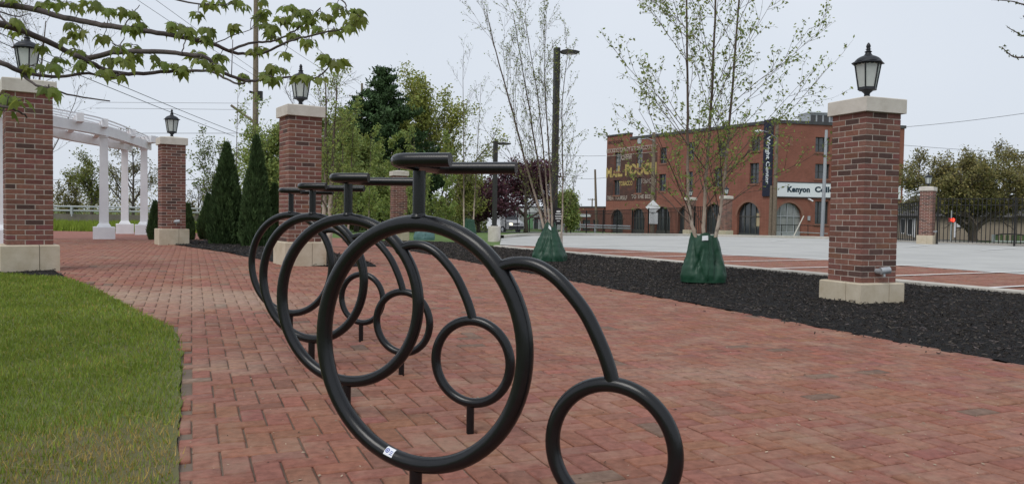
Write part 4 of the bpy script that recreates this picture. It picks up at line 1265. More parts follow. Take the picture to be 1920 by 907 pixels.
def low_building(name, label, px0, px1, Y0, Y1, z0, z1, m, roof=None, depth=8.0, parts=(), trim=None):
    A, B = P(px0, 430, Y0), P(px1, 430, Y1)
    t = thing(name, label, 'building', (A.x, A.y, z0))
    fc = Facade(A, B); b = MB()
    holes = []
    for (kind, x0, x1, yb, yt, mm) in parts:
        if kind in ('win', 'door'):
            s0, za = fc.at(x0, yb); s1, _ = fc.at(x1, yb); _, zc = fc.at((x0 + x1) / 2, yt); holes.append((s0, s1, za, zc, kind, mm))
    fc.panel(b, 0, fc.L, z0, z1, [h[:4] for h in holes])
    for a, c in (((0, 0), (0, depth)), ((0, depth), (fc.L, depth)), ((fc.L, depth), (fc.L, 0))):
        b.add([fc.pt(a[0], z0, a[1]), fc.pt(c[0], z0, c[1]), fc.pt(c[0], z1, c[1]), fc.pt(a[0], z1, a[1])], [(0, 1, 2, 3)])
    b.build('wall', m, t, w=True)
    b = MB()
    if roof == 'pitch':
        e, h = .4, 1.6
        b.add([fc.pt(-e, z1, -e), fc.pt(fc.L + e, z1, -e), fc.pt(fc.L, z1 + h, depth / 2), fc.pt(0, z1 + h, depth / 2), fc.pt(-e, z1, depth + e), fc.pt(fc.L + e, z1, depth + e)],
              [(0, 1, 2, 3), (3, 2, 5, 4), (0, 3, 4), (1, 5, 2)])
    else:
        fc.slab(b, -.05, fc.L + .05, z1 + .002, z1 + .18, -.06, depth + .05)
    b.build('roof', trim or M['trim'], t, w=True)
    for (s0, s1, za, zc, kind, mm) in holes:
        b = MB(); f = .07
        for (a0, a1, c0, c1) in ((s0, s0 + f, za, zc), (s1 - f, s1, za, zc), (s0 + f, s1 - f, za, za + f), (s0 + f, s1 - f, zc - f, zc)): fc.slab(b, a0, a1, c0, c1, .04, .14)
        w = b.build('window' if kind == 'win' else 'door', M['frame'] if mm is None else mm, t, w=True)
        b = MB(); fc.slab(b, s0, s1, za, zc, .15, .18); b.build('pane', M['glass'], w)
    for (kind, x0, x1, yb, yt, mm) in parts:
        if kind == 'panel':
            s0, za = fc.at(x0, yb); s1, _ = fc.at(x1, yb); _, zc = fc.at((x0 + x1) / 2, yt)
            b = MB(); fc.slab(b, s0, s1, za, zc, -.09, -.005); b.build('sign_panel', mm, t, w=True)
    return t, fc
M['brownbrick'] = mat('brown_brick_far', (.13, .055, .042), (.18, .08, .06), 1.2, .9)
M['paleblock'] = mat('pale_painted_block', (.38, .39, .40), (.46, .47, .48), .8, .85)
M['beige'] = mat('beige_siding', (.28, .235, .175), (.34, .29, .22), .8, .9)
M['shingle'] = mat('grey_shingle', (.085, .082, .080), (.13, .125, .12), 1.5, .95)
M['green'] = mat('green_panel_paint', (.16, .34, .17), (.20, .40, .21), 1, .7)
M['redsign'] = mat('red_sign_paint', (.30, .03, .03), (.36, .045, .04), 2, .6)
low_building('shop_building', 'low brown brick shop with a pale sign band left of the tall building', 1055, 1131, 104, 99, -1.4, 2.1, M['brownbrick'], parts=(
    ('win', 1071, 1088, 432, 414, M['white']), ('win', 1092, 1106, 432, 412, None), ('door', 1112, 1122, 436, 412, None),
    ('panel', 1071, 1108, 406, 401, M['signwhite']), ('panel', 1097, 1115, 428, 420, M['redsign'])))
low_building('warehouse', 'long pale grey warehouse behind the purple trees and fence', 880, 1052, 120, 108, -1.2, 2.1, M['paleblock'], parts=(
    ('win', 966, 972, 421, 408, None), ('panel', 987, 1000, 428, 402, M['green']), ('door', 1001, 1009, 433, 408, None), ('win', 903, 908, 420, 411, None),
    ('panel', 1013, 1022, 425, 404, M['paleglass'])))
low_building('house', 'low beige building with grey roof behind the right iron fence', 1672, 2140, 56, 46, -.9, 1.35, M['beige'], roof='pitch', depth=9, trim=M['shingle'], parts=(
    ('win', 1687, 1697, 438, 409, M['white']), ('door', 1700, 1711, 441, 409, M['white']), ('panel', 1789, 1792.5, 445, 412, M['white']), ('panel', 1794, 1804, 425.5, 419, M['white']), ('panel', 1712, 1716, 445, 409, M['white'])))

# white van behind the fence
def van():
    p = on_ground(940, 78); p.z -= .1
    t = thing('van', 'white van facing right behind the fence, headlight lit', 'van', p, R(-52))
    prof = [(-2.4, .35), (2.35, .35), (2.45, .7), (2.3, 1.05), (1.75, 1.25), (1.05, 2.1), (.7, 2.25), (-2.3, 2.25), (-2.45, 2.0)]
    b = MB(); vs = []
    for y, k in ((-.95, 1.0), (.95, 1.0)):
        for x, z in prof: vs.append((x, y * (.86 if z > 1.3 else 1), z))
    n = len(prof); fs = [tuple(range(n)), tuple(range(2 * n - 1, n - 1, -1))]
    for i in range(n): l = (i + 1) % n; fs.append((i, n + i, n + l, l))
    b.add(vs, fs); b.build('body', M['white'], t)
    b = MB(); b.add([(1.72, -.76, 1.31), (1.72, .76, 1.31), (1.13, .70, 2.04), (1.13, -.70, 2.04)], [(0, 1, 2, 3)]); b.v = [(x + .03, y, z + .02) for x, y, z in b.v]; b.build('windscreen', M['glass'], t)
    for y in (-.90, .90):
        b = MB(); b.add([(.1, y, 1.3), (1.35, y, 1.3), (.9, y * .95, 1.95), (.1, y * .95, 1.95)], [(0, 1, 2, 3)]); b.v = [(x, yy * 1.01, z) for x, yy, z in b.v]; b.build('side_window', M['glass'], t)
        b = MB(); b.cham((2.36, y * .72, .86), (.14, .34, .22), .02)
        b.build('headlight', HEAD if y < 0 else M['signwhite'], t)
        for x in (-1.5, 1.5):
            b = MB(); b.tube([(x, y * 1.02 - .1, .33), (x, y * 1.02 + .1, .33)], .33, 18); w = b.build('wheel', M['iron'], t)
            b = MB(); b.tube([(x, y * 1.02 - .105, .33), (x, y * 1.02 + .105, .33)], .19, 12); b.build('rim', M['galv'], w)
    b = MB(); b.box((2.42, 0, .55), (.12, 1.8, .22)); b.build('bumper', M['trim'], t)
    b = MB(); b.box((2.36, 0, .86), (.1, .8, .18)); b.build('grille', M['trim'], t)
HEAD = bpy.data.materials.new('lit_headlight'); HEAD.use_nodes = True
_b = HEAD.node_tree.nodes['Principled BSDF']; _b.inputs['Emission Color'].default_value = (1, .9, .65, 1); _b.inputs['Emission Strength'].default_value = 3.0
van()

# guard rail left of the building, parapet with railing far left, sign and traffic signal at right
def rail_barrier(name, label, cat, pts, zs, r, post_step, m, zbase, wall=None, mw=None):
    a = Vector(pts[0]); t = thing(name, label, cat, a)
    pts = [Vector(p) for p in pts]
    for z in zs:
        b = MB(); b.tube([Vector((p.x, p.y, z)) - a for p in pts], r, 6); b.build('rail', m, t)
    for i in range(len(pts) - 1):
        L = (pts[i + 1] - pts[i]).length; n = max(1, int(L / post_step))
        for k in range(n):
            q = pts[i].lerp(pts[i + 1], k / n)
            b = MB(); b.box(Vector((q.x, q.y, (zbase + zs[-1]) / 2)) - a, (r * 2.2, r * 2.2, zs[-1] - zbase)); b.build('post', m, t)
    if wall:
        b = MB()
        swept_box(b, [Vector((p.x, p.y + .1, wall[0])) - a for p in pts], .3, wall[1] - wall[0]); b.build('parapet_wall', mw, t)
    return t
rail_barrier('guard_rail', 'low grey guard rail before the shop and arcade', 'guard rail', [P(1056, 430, 88), P(1182, 430, 80)], (-.25, .0), .09, 4.0, M['galv'], -1.2)
M['oldconc'] = mat('weathered_parapet_concrete', (.13, .115, .095), (.20, .18, .15), 1.5, .95, stain=(.07, .065, .055), sscale=.8, spos=(.5, .7))
rail_barrier('bridge_parapet', 'weathered concrete parapet with metal railing beyond the pergola', 'parapet', [P(-200, 400, 40), P(540, 400, 44)], (.80, 1.02), .05, 2.6, M['galv'], .5, (-.4, .62), M['oldconc'])
p = on_ground(1783, 44); t = thing('traffic_signal', 'small red traffic signal seen through the right fence', 'traffic light', p)
b = MB(); b.tube([(0, 0, -.2), (0, 0, 1.7)], .05, 8); b.build('pole', M['galv'], t)
b = MB(); b.cham((0, 0, 1.16), (.30, .2, .22), .03); b.build('housing', M['redsign'], t)
RED = bpy.data.materials.new('red_signal_lens'); RED.use_nodes = True
_b = RED.node_tree.nodes['Principled BSDF']; _b.inputs['Base Color'].default_value = (.6, .03, .02, 1); _b.inputs['Emission Color'].default_value = (1, .06, .03, 1); _b.inputs['Emission Strength'].default_value = 2.0
b = MB(); b.tube([(0, -.101, 1.16), (0, -.125, 1.16)], .11, 14); b.build('lens', RED, t)
p = P(1929, 450, 30.9); t = thing('fence_sign', 'small black sign with pale border hung on the right fence', 'sign', (p.x, p.y, 1.55), -.3)
b = MB(); b.cham((0, 0, 0), (.46, .03, .74), .005); b.v = [(x, y - .06, z) for x, y, z in b.v]; b.build('panel', M['iron'], t)
for dx, dz, w, h in ((0, .34, .42, .02), (0, -.34, .42, .02), (-.2, 0, .02, .70), (.2, 0, .02, .70), (.02, -.2, .26, .03)):
    b = MB(); b.box((dx, -.079, dz), (w, .006, h)); b.build('border', M['line'], t)
p = on_ground(1668, 40); t = thing('street_lamp', 'thin dark lamp pole just right of the large pillar', 'street lamp', p)
b = MB(); b.tube([(0, 0, 0), (0, 0, 2.25)], .045, 8); b.build('pole', M['brownbrick'], t)
b = MB(); b.lathe([(.05, 0), (.09, .08), (.10, .3), (.04, .42)], 8, (0, 0, 2.2)); b.build('lamp_head', M['brownbrick'], t, True)
# low hedge planter far right
# ================================================================== trees and plants
def rand_perp(d, r):
    u = d.orthogonal().normalized(); a = r.uniform(0, 2 * math.pi)
    return u * math.cos(a) + d.cross(u).normalized() * math.sin(a)

def grow(b, p, d, L, rad, lev, S, tips, r, rend=.35):
    """one branch and all that springs from it; tips collects (point, direction, level)"""
    n = S['seg'][lev]; pts = [p.copy()]; rr = [rad]; d = d.normalized()
    for i in range(n):
        d = (d + Vector((r.gauss(0, 1), r.gauss(0, 1), r.gauss(0, 1))) * S['wig'][lev] + Vector((0, 0, S['up'][lev]))).normalized()
        p = p + d * (L / n); pts.append(p.copy()); rr.append(rad * (1 - (1 - rend) * (i + 1) / n))
    b.tube(pts, rr, S['sides'][lev], cap=False)
    sprout(b, pts, rr, L, lev, S, tips, r)

def sprout(b, pts, rr, L, lev, S, tips, r):
    n = len(pts) - 1
    if lev + 1 < len(S['seg']):
        k = S['kids'][lev]; k = int(k) + (1 if r.random() < k % 1 else 0)
        for i in range(k):
            f = S['start'][lev] + (1 - S['start'][lev]) * (i + r.random()) / k
            j = min(n - 1, int(f * n)); q = pts[j].lerp(pts[j + 1], f * n - j); dd = (pts[j + 1] - pts[j]).normalized()
            a = R(S['ang'][lev]) * r.uniform(.7, 1.3); nd = dd * math.cos(a) + rand_perp(dd, r) * math.sin(a)
            if S.get('flat') and lev == 0: nd.z *= S['flat']
            grow(b, q, nd, L * S['lenr'][lev] * r.uniform(.6, 1.15) * (1.15 - .55 * f), max(rr[j] * .62 * S.get('thin', 1), S['rmin']), lev + 1, S, tips, r)
    if lev >= len(S['seg']) - S.get('leaflev', 1):
        for i in range(len(pts)):
            if i / n >= S.get('bare', .15):
                tips.append((pts[i], (pts[min(i + 1, n)] - pts[max(i - 1, 0)]).normalized()))

def leaf_cloud(tips, per, spread, size, r, tint=((.75, 1.25),), up=.3, aspect=.55, hue=.12, fold=False):
    V, F, C = [], [], []
    for (p, d) in tips:
        k = int(per) + (1 if r.random() < per % 1 else 0)
        clump = r.uniform(.8, 1.2)
        for _ in range(k):
            c = p + Vector((r.gauss(0, 1), r.gauss(0, 1), r.gauss(0, 1))) * spread
            n = Vector((r.gauss(0, 1), r.gauss(0, 1), r.gauss(0, 1) + up)).normalized()
            s = size * r.uniform(.6, 1.35); u = rand_perp(n, r); w = n.cross(u); k0 = len(V)
            V += [c - u * s, c - w * s * aspect, c + u * s, c + w * s * aspect]
            F.append((k0, k0 + 1, k0 + 2, k0 + 3))
            g = r.uniform(*tint[0]) * clump; h = r.uniform(1 - hue, 1 + hue)
            C += [(g * h, g, g * (2 - h))] * 4
    return V, F, C

def tree(name, label, cat, base, stems, S, leaf, bark, seed, group=None, leafname='crown', trunk_sides=9, clean_bark=None):
    """stems: list of (points, r0, r1) trunk lines in world coordinates"""
    r = random.Random(seed)
    t = thing(name, label, cat, base, 0, group)
    o = Vector(base); tips = []; br = MB()
    for pts, r0, r1 in stems:
        q = [Vector(p) - o for p in pts]; q = spline(q, 5) if len(q) > 2 else [q[0].lerp(q[1], i / 6) for i in range(7)]
        q = [v + Vector((r.gauss(0, 1), r.gauss(0, 1), 0)) * r0 * .12 * (i > 0) for i, v in enumerate(q)]
        n = len(q) - 1; rr = [r0 + (r1 - r0) * (i / n) ** .8 for i in range(n + 1)]
        b = MB(); b.tube(q, rr, trunk_sides); b.build('trunk', bark, t, True)
        L = sum((q[i + 1] - q[i]).length for i in range(n))
        sprout(br, q, rr, L, 0, S, tips, r)
    if br.v:
        tw = br.build('branches', clean_bark or bark, t, True)
    tips = [q for q in tips if q[0].z > leaf.get('minz', -9)]
    V, F, C = leaf_cloud(tips, leaf['per'], leaf['spread'], leaf['size'], r, (leaf.get('tint', (.7, 1.3)),), leaf.get('up', .3), leaf.get('aspect', .55), leaf.get('hue', .12))
    if V:
        c = link(bpy.data.objects.new(leafname, np_mesh(leafname, V, F, leaf['mat'], np.array(C))), t)
        c['kind'] = 'stuff'
    return t

BIRCH = dict(seg=(8, 8, 5, 4), sides=(8, 4, 3, 3), kids=(19, 8, 2), start=(.24, .10, .15), ang=(40, 34, 38), lenr=(.42, .38, .42), wig=(.02, .06, .09, .1), up=(0, .045, .05, .03), rmin=.0035, thin=.55, leaflev=2, bare=.1)
# ---- birch clumps in the mulch bed, trunks wrapped in watering bags
Yb = 11.15
gb = on_ground(1320, Yb)
tree('birch_tree', 'young three-stemmed birch with fresh leaves rising from the right green bag', 'tree', gb, [
    ([P(1306, 490, Yb), P(1303, 440, Yb), P(1292, 385, Yb), P(1289, 250, Yb), P(1288, 60, Yb), P(1285, -190, Yb)], .036, .010),
    ([P(1318, 490, Yb + .1), P(1318, 440, Yb + .1), P(1324, 340, Yb + .1), P(1335, 170, Yb + .1), P(1341, 0, Yb + .1), P(1346, -240, Yb + .1)], .036, .010),
    ([P(1334, 490, Yb - .05), P(1343, 440, Yb - .05), P(1354, 370, Yb - .05), P(1367, 240, Yb - .05), P(1384, 20, Yb - .05), P(1402, -200, Yb - .05)], .034, .010)],
    BIRCH, dict(per=1.5, spread=.026, size=.024, mat=M['budleaf'], tint=(.55, 1.2), up=0), M['birch'], 31, clean_bark=M['twig'])
Yc = 15.75
gb = on_ground(1030, Yc)
B2 = dict(BIRCH, kids=(13, 6, 2.5), start=(.25, .1, .15), ang=(26, 26, 30), lenr=(.36, .42, .45), leaflev=2)
tree('birch_tree', 'sparse many-stemmed birch in bud rising from the left green bag', 'tree', gb, [
    ([P(1024, 470, Yc), P(1021, 430, Yc), P(990, 320, Yc), P(955, 190, Yc), P(925, 80, Yc), P(912, 20, Yc)], .034, .006),
    ([P(1027, 470, Yc + .1), P(1026, 430, Yc + .1), P(1008, 300, Yc + .1), P(985, 160, Yc + .1), P(962, 25, Yc + .1)], .034, .006),
    ([P(1030, 470, Yc), P(1031, 430, Yc), P(1022, 320, Yc), P(1008, 180, Yc), P(985, 40, Yc)], .030, .005),
    ([P(1034, 470, Yc - .1), P(1036, 430, Yc - .1), P(1030, 300, Yc - .1), P(1022, 160, Yc - .1), P(1022, 30, Yc - .1)], .030, .005),
    ([P(1044, 470, Yc), P(1053, 435, Yc), P(1055, 330, Yc), P(1054, 200, Yc), P(1066, 90, Yc)], .026, .005)],
    B2, dict(per=.8, spread=.022, size=.019, mat=M['budleaf'], tint=(.6, 1.1), up=0), M['birch'], 33, clean_bark=M['twig'])

PROF = {1: (.98, 1.0, .90, .78, .66, .52, .40, .30), 2: (.96, 1.0, .96, .88, .80, .73, .67, .60)}
def water_bag(label, px, Y, h, wb, wt, seed, m, lobes=2, tagm=None):
    r = random.Random(seed); p = on_ground(px, Y, .015)
    t = thing('watering_bag', label, 'tree bag', p, 0, 'zip-up tree watering bags')
    b = MB(); n, k = 96, 22; vs = []; fs = []
    ph = [r.uniform(0, 6.28) for _ in range(8)]
    crease = [(r.uniform(0, 6.283), r.uniform(-.9, .9), r.uniform(.08, .2), r.uniform(.045, .10), r.uniform(0, .35), r.uniform(.6, 1.1)) for _ in range(13)]
    def width(f):
        pr = PROF[lobes]; x = f * (len(pr) - 1); i = min(len(pr) - 2, int(x)); q = x - i; q = q * q * (3 - 2 * q)
        return pr[i] + (pr[i + 1] - pr[i]) * q
    for i in range(k + 1):
        f = i / k; z = h * f
        for j in range(n):
            a = 2 * math.pi * j / n
            q = .05 * math.sin(2 * a + ph[0] + .8 * f) + .05 * math.sin(3 * a + ph[1] - 1.5 * f)
            for a0, sl, dp, wd, f0, f1 in crease:
                d = (a - a0 - sl * (f - .5) + math.pi) % (2 * math.pi) - math.pi
                e = ss(f, f0 - .1, f0 + .15) * (1 - ss(f, f1 - .15, f1 + .1))
                q += e * dp * (.22 * math.exp(-((d - 1.6 * wd) / (1.4 * wd)) ** 2) - math.exp(-(d / wd) ** 2))
            q += .05 * nz3(math.cos(a) * 1.2 + seed, math.sin(a) * 1.2 + z * 2.2, 1.6, seed) + .04 * nz3(math.cos(a) * 3 + seed, math.sin(a) * 3 + z * 6, 1.6, seed)
            dz = (.02 * math.sin(2 * a + ph[4]) + .035 * math.sin(3 * a + ph[5])) * f ** 2
            w = width(f) * wb
            vs.append((w * (1 + q) * math.cos(a), w * .85 * (1 + q) * math.sin(a), z + dz))
    for i in range(k):
        for j in range(n): l = (j + 1) % n; fs.append((i * n + j, i * n + l, (i + 1) * n + l, (i + 1) * n + j))
    b.add(vs, fs); b.build('bag', m, t, True)
    # closed top with a rim falling inward round the stems
    b = MB(); top = vs[-n:]; inn = [(x * .45, y * .45, z - .05) for x, y, z in top]; c = [(x * .1, y * .1, z - .16) for x, y, z in top]
    b.add(top + inn + c, [(j, (j + 1) % n, n + (j + 1) % n, n + j) for j in range(n)] + [(n + j, n + (j + 1) % n, 2 * n + (j + 1) % n, 2 * n + j) for j in range(n)])
    b.build('bag_mouth', m, t, True)
    # zip seam down the front
    j0 = int(n * .75 + (seed % 5) - 2); b = MB(); b.tube([Vector(vs[i * n + (j0 + i // 7) % n]) * 1.012 for i in range(1, k)], .008, 5); b.build('zip_seam', m, t, True)
    for sx in ():
        j = int(n * (.75 + sx * .10)) % n; q = Vector(vs[k * n + j]); b = MB()
        b.tube(spline([q * 1.0, q + Vector((.01 * sx, -.015, .05)), q + Vector((.05 * sx, -.015, .045)), q + Vector((.06 * sx, .0, -.01))], 4), .008, 5); b.build('loop', m, t, True)
    if tagm:
        j = int(n * .70); A = Vector(vs[(k - 1) * n + j]); B = Vector(vs[(k - 1) * n + j + 7])
        b = MB(); o = Vector((0, -.02, 0)); A2, B2_ = Vector(vs[(k - 3) * n + j]), Vector(vs[(k - 3) * n + j + 7])
        b.add([A + o, B + o, B2_ + o, A2 + o, A + o * .6, B + o * .6, B2_ + o * .6, A2 + o * .6], [(3, 2, 1, 0), (4, 5, 6, 7), (0, 1, 5, 4), (2, 3, 7, 6)]); b.build('paper_tag', tagm, t)
    return t
water_bag('dark green watering bag round the birch nearest the large right pillar', 1319, 11.1, .66, .305, .20, 3, M['bag'], tagm=M['signwhite'])
water_bag('dark green watering bag round the birch beside the parking light pole', 1031, 15.7, .74, .34, .15, 8, M['bag'], 1, tagm=M['signwhite'])
water_bag('small dark green watering bag seen behind the nearest rack rim', 880, 31.5, .72, .30, .22, 12, M['bag'])
water_bag('blue-green watering bag seen through the nearest rack wheel', 796, 27.0, .66, .36, .28, 14, M['bluebag'])

THIN = dict(seg=(7, 5, 4, 3), sides=(7, 4, 3, 3), kids=(14, 5, 2), start=(.22, .15, .15), ang=(36, 34, 36), lenr=(.26, .42, .45), wig=(.02, .06, .09, .1), up=(0, .05, .05, .03), rmin=.005, thin=.55, leaflev=2, bare=.1)
def slim(label, px, Y, topy, lean, seed, per, size, S=THIN, r0=.045, bark='birch', mleaf='budleaf', stems=1, grp='slim birches beyond the racks', tint=(.6, 1.2), spread=.06, name='birch_tree'):
    b = on_ground(px, Y); st = []; rr = random.Random(seed)
    for k in range(stems):
        dx = (k - (stems - 1) / 2)
        st.append(([b + Vector((dx * .12, 0, -.05)), P(px + dx * 12 + lean * .3, (topy + 430) / 2 + 60, Y), P(px + dx * 22 + lean, topy, Y)], r0, r0 * .14))
    tree(name, label, 'tree', b, st, S, dict(per=per, spread=spread, size=size, mat=M[mleaf], tint=tint, up=0), M[bark], seed, grp, clean_bark=M['twig'])
slim('slim leafless birch rising straight beside the small green bag', 870, 31.4, 105, -2, 41, .4, .03)
slim('slim leaning birch stem right of the small green bag', 886, 31.6, 160, 16, 42, .45, .03)
slim('slim birch behind the nearest rack handlebar, left of the distant pillar', 690, 30, 250, 6, 43, 3.0, .05)
slim('slim pale birch just right of the distant pillar', 782, 27.2, 255, -6, 44, 2.0, .045)
slim('peeling tan birch trunk between the racks and the brick pillar', 612, 17.5, 150, 10, 45, 1.6, .03, r0=.085, stems=2)
slim('slim birch with two stems right of the rack pillar', 648, 24, 215, 4, 46, 3.0, .045, stems=2)
slim('thin budding sapling behind the left evergreen cone', 440, 30, 175, 6, 47, .8, .05)
slim('thin budding sapling behind the utility pole', 468, 34, 190, 14, 48, 1.2, .055)
slim('slim green birch left of the yellow-green tree', 735, 36, 265, 0, 49, 4.0, .06)
slim('slim birch with yellow-green leaves right of the nearest stem', 835, 38, 260, 4, 50, 3.2, .06)

BUSH = dict(seg=(6, 5, 4, 3), sides=(8, 5, 4, 3), kids=(15, 7, 4), start=(.18, .15, .15), ang=(48, 42, 42), lenr=(.42, .5, .5), wig=(.03, .1, .14, .16), up=(0, .05, .03, .0), rmin=.01, leaflev=2, bare=.2)
def bush_tree(name, label, px, Y, topy, seed, per, spread, size, mleaf, bark='bark', S=BUSH, r0=.16, grp=None, base_y=None, lean=0, tint=(.6, 1.3), fork=None, hue=.12, minz=-9):
    b = on_ground(px, Y)
    st = [([b + Vector((0, 0, -.1)), P(px + lean * .4, (topy + 420) / 2 + 20, Y), P(px + lean, topy + 20, Y)], r0, r0 * .2)]
    if fork:
        st = [([b + Vector((0, 0, -.1)), b + Vector((dx * .1, 0, fork[0] * .55)), b + Vector((dx, dy, fork[0] + .6)), b + Vector((dx * 2.1, dy * 2, fork[1]))], r0 * .7, r0 * .2) for dx, dy in fork[2]]
    return tree(name, label, 'tree', b, st, S, dict(per=per, spread=spread, size=size, mat=M[mleaf], tint=tint, hue=hue, minz=minz), M[bark], seed, grp)
M['midleaf'] = mat('mid_green_leaf', (.185, .235, .058), (.275, .320, .105), .9, .7, tint=True, trans=.3)
M['yellowleaf'] = mat('yellow_green_leaf', (.22, .25, .055), (.31, .32, .085), .9, .7, tint=True, trans=.35)
M['oliveleaf'] = mat('olive_brown_leaf', (.185, .170, .062), (.265, .235, .090), .6, .7, tint=True, trans=.3)
GB = 'green trees behind the racks'
bush_tree('leafy_tree', 'leafy green tree just right of the pillar behind the racks', 628, 40, 240, 61, 8, .20, .075, 'midleaf', grp=GB)
bush_tree('leafy_tree', 'leafy green tree left of the dark pine, behind slim birches', 668, 44, 262, 62, 8, .22, .08, 'midleaf', grp=GB)
bush_tree('leafy_tree', 'bright green leafy tree between evergreen cone and brick pillar', 508, 38, 240, 63, 7, .2, .07, 'midleaf', tint=(.8, 1.5), grp=GB)
bush_tree('leafy_tree', 'low green tree below the dark pine', 720, 42, 315, 64, 8, .22, .08, 'midleaf', grp=GB)
bush_tree('leafy_tree', 'low green tree right of the distant pillar', 772, 46, 320, 65, 7, .22, .08, 'midleaf', tint=(.7, 1.4), grp=GB)
bush_tree('leafy_tree', 'low green tree behind the pillar nearest the racks', 570, 42, 285, 66, 8, .22, .08, 'midleaf', tint=(.5, 1.0), grp=GB)
WILL = dict(BUSH, kids=(26, 10, 4), ang=(38, 28, 28), lenr=(.72, .46, .5), up=(0, .09, .07, .05), start=(.1, .1, .1))
bush_tree('willow_tree', 'tall yellow-green tree in early leaf right of the dark pine', 806, 56, 205, 67, 5.0, .24, .10, 'yellowleaf', S=WILL, tint=(.8, 1.5))
bush_tree('leafy_tree', 'small yellow-green tree behind the two slim stems', 872, 50, 310, 68, 4, .22, .075, 'yellowleaf', tint=(.6, 1.1), grp=GB)
PL = 'purple-leaved plum trees'
PLUM = dict(BUSH, kids=(16, 7, 4), lenr=(.85, .5, .5), flat=.8, start=(.22, .15, .15))
bush_tree('plum_tree', 'purple-leaved tree between the two parking light poles', 985, 60, 312, 71, 7, .26, .10, 'purple', S=PLUM, grp=PL, r0=.20)
bush_tree('plum_tree', 'purple-leaved tree left of the farther light pole', 897, 54, 340, 72, 7, .26, .10, 'purple', S=PLUM, grp=PL, tint=(.5, 1.0))
bush_tree('leafy_tree', 'small green tree just right of the tall parking light pole', 1062, 46, 355, 73, 6, .16, .075, 'midleaf', tint=(.7, 1.4), r0=.08)
# ---- right: spreading tree behind the fence
SPR = dict(BUSH, kids=(13, 7, 5), ang=(52, 45, 42), lenr=(.62, .5, .5), up=(0, .03, .02, .0), start=(.54, .15, .15), flat=.75)
bush_tree('spreading_tree', 'wide olive-brown tree with forked dark trunk behind the right fence', 1823, 46, 300, 75, 4.2, .17, .07, 'oliveleaf', S=SPR, r0=.34, minz=1.75,
          fork=(1.1, 3.9, [(-1.5, .2), (-.7, -.5), (.35, .5), (1.15, -.2), (-.1, 0)]))
bush_tree('spreading_tree', 'olive-brown tree cut by the right edge of the view', 1935, 52, 295, 76, 3.4, .19, .075, 'oliveleaf', S=SPR, r0=.3, minz=1.9,
          fork=(1.6, 4.8, [(-1.1, .2), (.2, -.5), (1.0, .3)]))

# ---- evergreen cones by the brick pillar
def cone_shrub(label, px, Y, h, w, seed, dens=1.0):
    r = random.Random(seed); p = on_ground(px, Y)
    t = thing('arborvitae', label, 'evergreen shrub', p, 0, 'clipped evergreen cones by the walk')
    b = MB(); b.tube([(0, 0, -.05), (0, 0, h * .9)], [.04, .01], 7); b.build('trunk', M['bark'], t)
    V, F, C = [], [], []
    for _ in range(int(17000 * dens)):
        f = r.random() ** 1.25; a = r.uniform(0, 6.283); z = h * f
        prof = (w / 2) * min(1, (1 - f) * 1.32) ** .82 * (1 - .18 * (1 - min(1, f * 4)))
        lump = 1.10 + .36 * nz3(math.cos(a) * 1.5 + seed, math.sin(a) * 1.5 + z * 2.2, 1.6, seed) + .10 * nz3(a * 3, z * 6, 1.2, seed)
        q = prof * lump * (1 - abs(r.gauss(0, .12)))
        c = Vector((q * math.cos(a), q * math.sin(a), z + r.uniform(-.02, .02)))
        d = Vector((math.cos(a) * .45 + r.gauss(0, .25), math.sin(a) * .45 + r.gauss(0, .25), 1)).normalized()
        s = r.uniform(.04, .095); u = rand_perp(d, r) * s * r.uniform(.2, .36); k = len(V)
        V += [c - u, c + u, c + d * s + u * .5, c + d * s * 1.3]
        F.append((k, k + 1, k + 2, k + 3)); g = r.uniform(.55, 1.35); C += [(g * .95, g, g * .9)] * 4
    o = link(bpy.data.objects.new('foliage', np_mesh('foliage', V, F, M['needle'], np.array(C))), t); o['kind'] = 'stuff'
    b = MB(); n = 14; prof = [(.55 * (w / 2) * min(1, (1 - f) * 1.32) ** .82, h * f) for f in (0.02, .1, .25, .45, .65, .8, .93)]
    b.lathe(prof, n); b.build('inner_growth', M['needle'], t, True)
cone_shrub('dark evergreen cone left of its twin, before the utility pole', 425, 18.5, 2.36, .76, 3)
cone_shrub('slightly taller dark evergreen cone nearest the brick pillar', 480, 17.6, 2.46, .62, 4)
cone_shrub('dark evergreen cone hidden behind the pergola-side pillar, left sliver', 291, 20.6, .95, .30, 5, .4)
cone_shrub('dark evergreen cone just right of the pergola-side pillar', 352, 20.8, .90, .28, 6, .4)
cone_shrub('small low evergreen peeking left behind the evergreen pair', 391, 21.5, 1.2, .5, 7, .5)
cone_shrub('dark evergreen shrub tucked between the tall cone and the pillar', 515, 18.0, 1.4, .5, 9, .7)

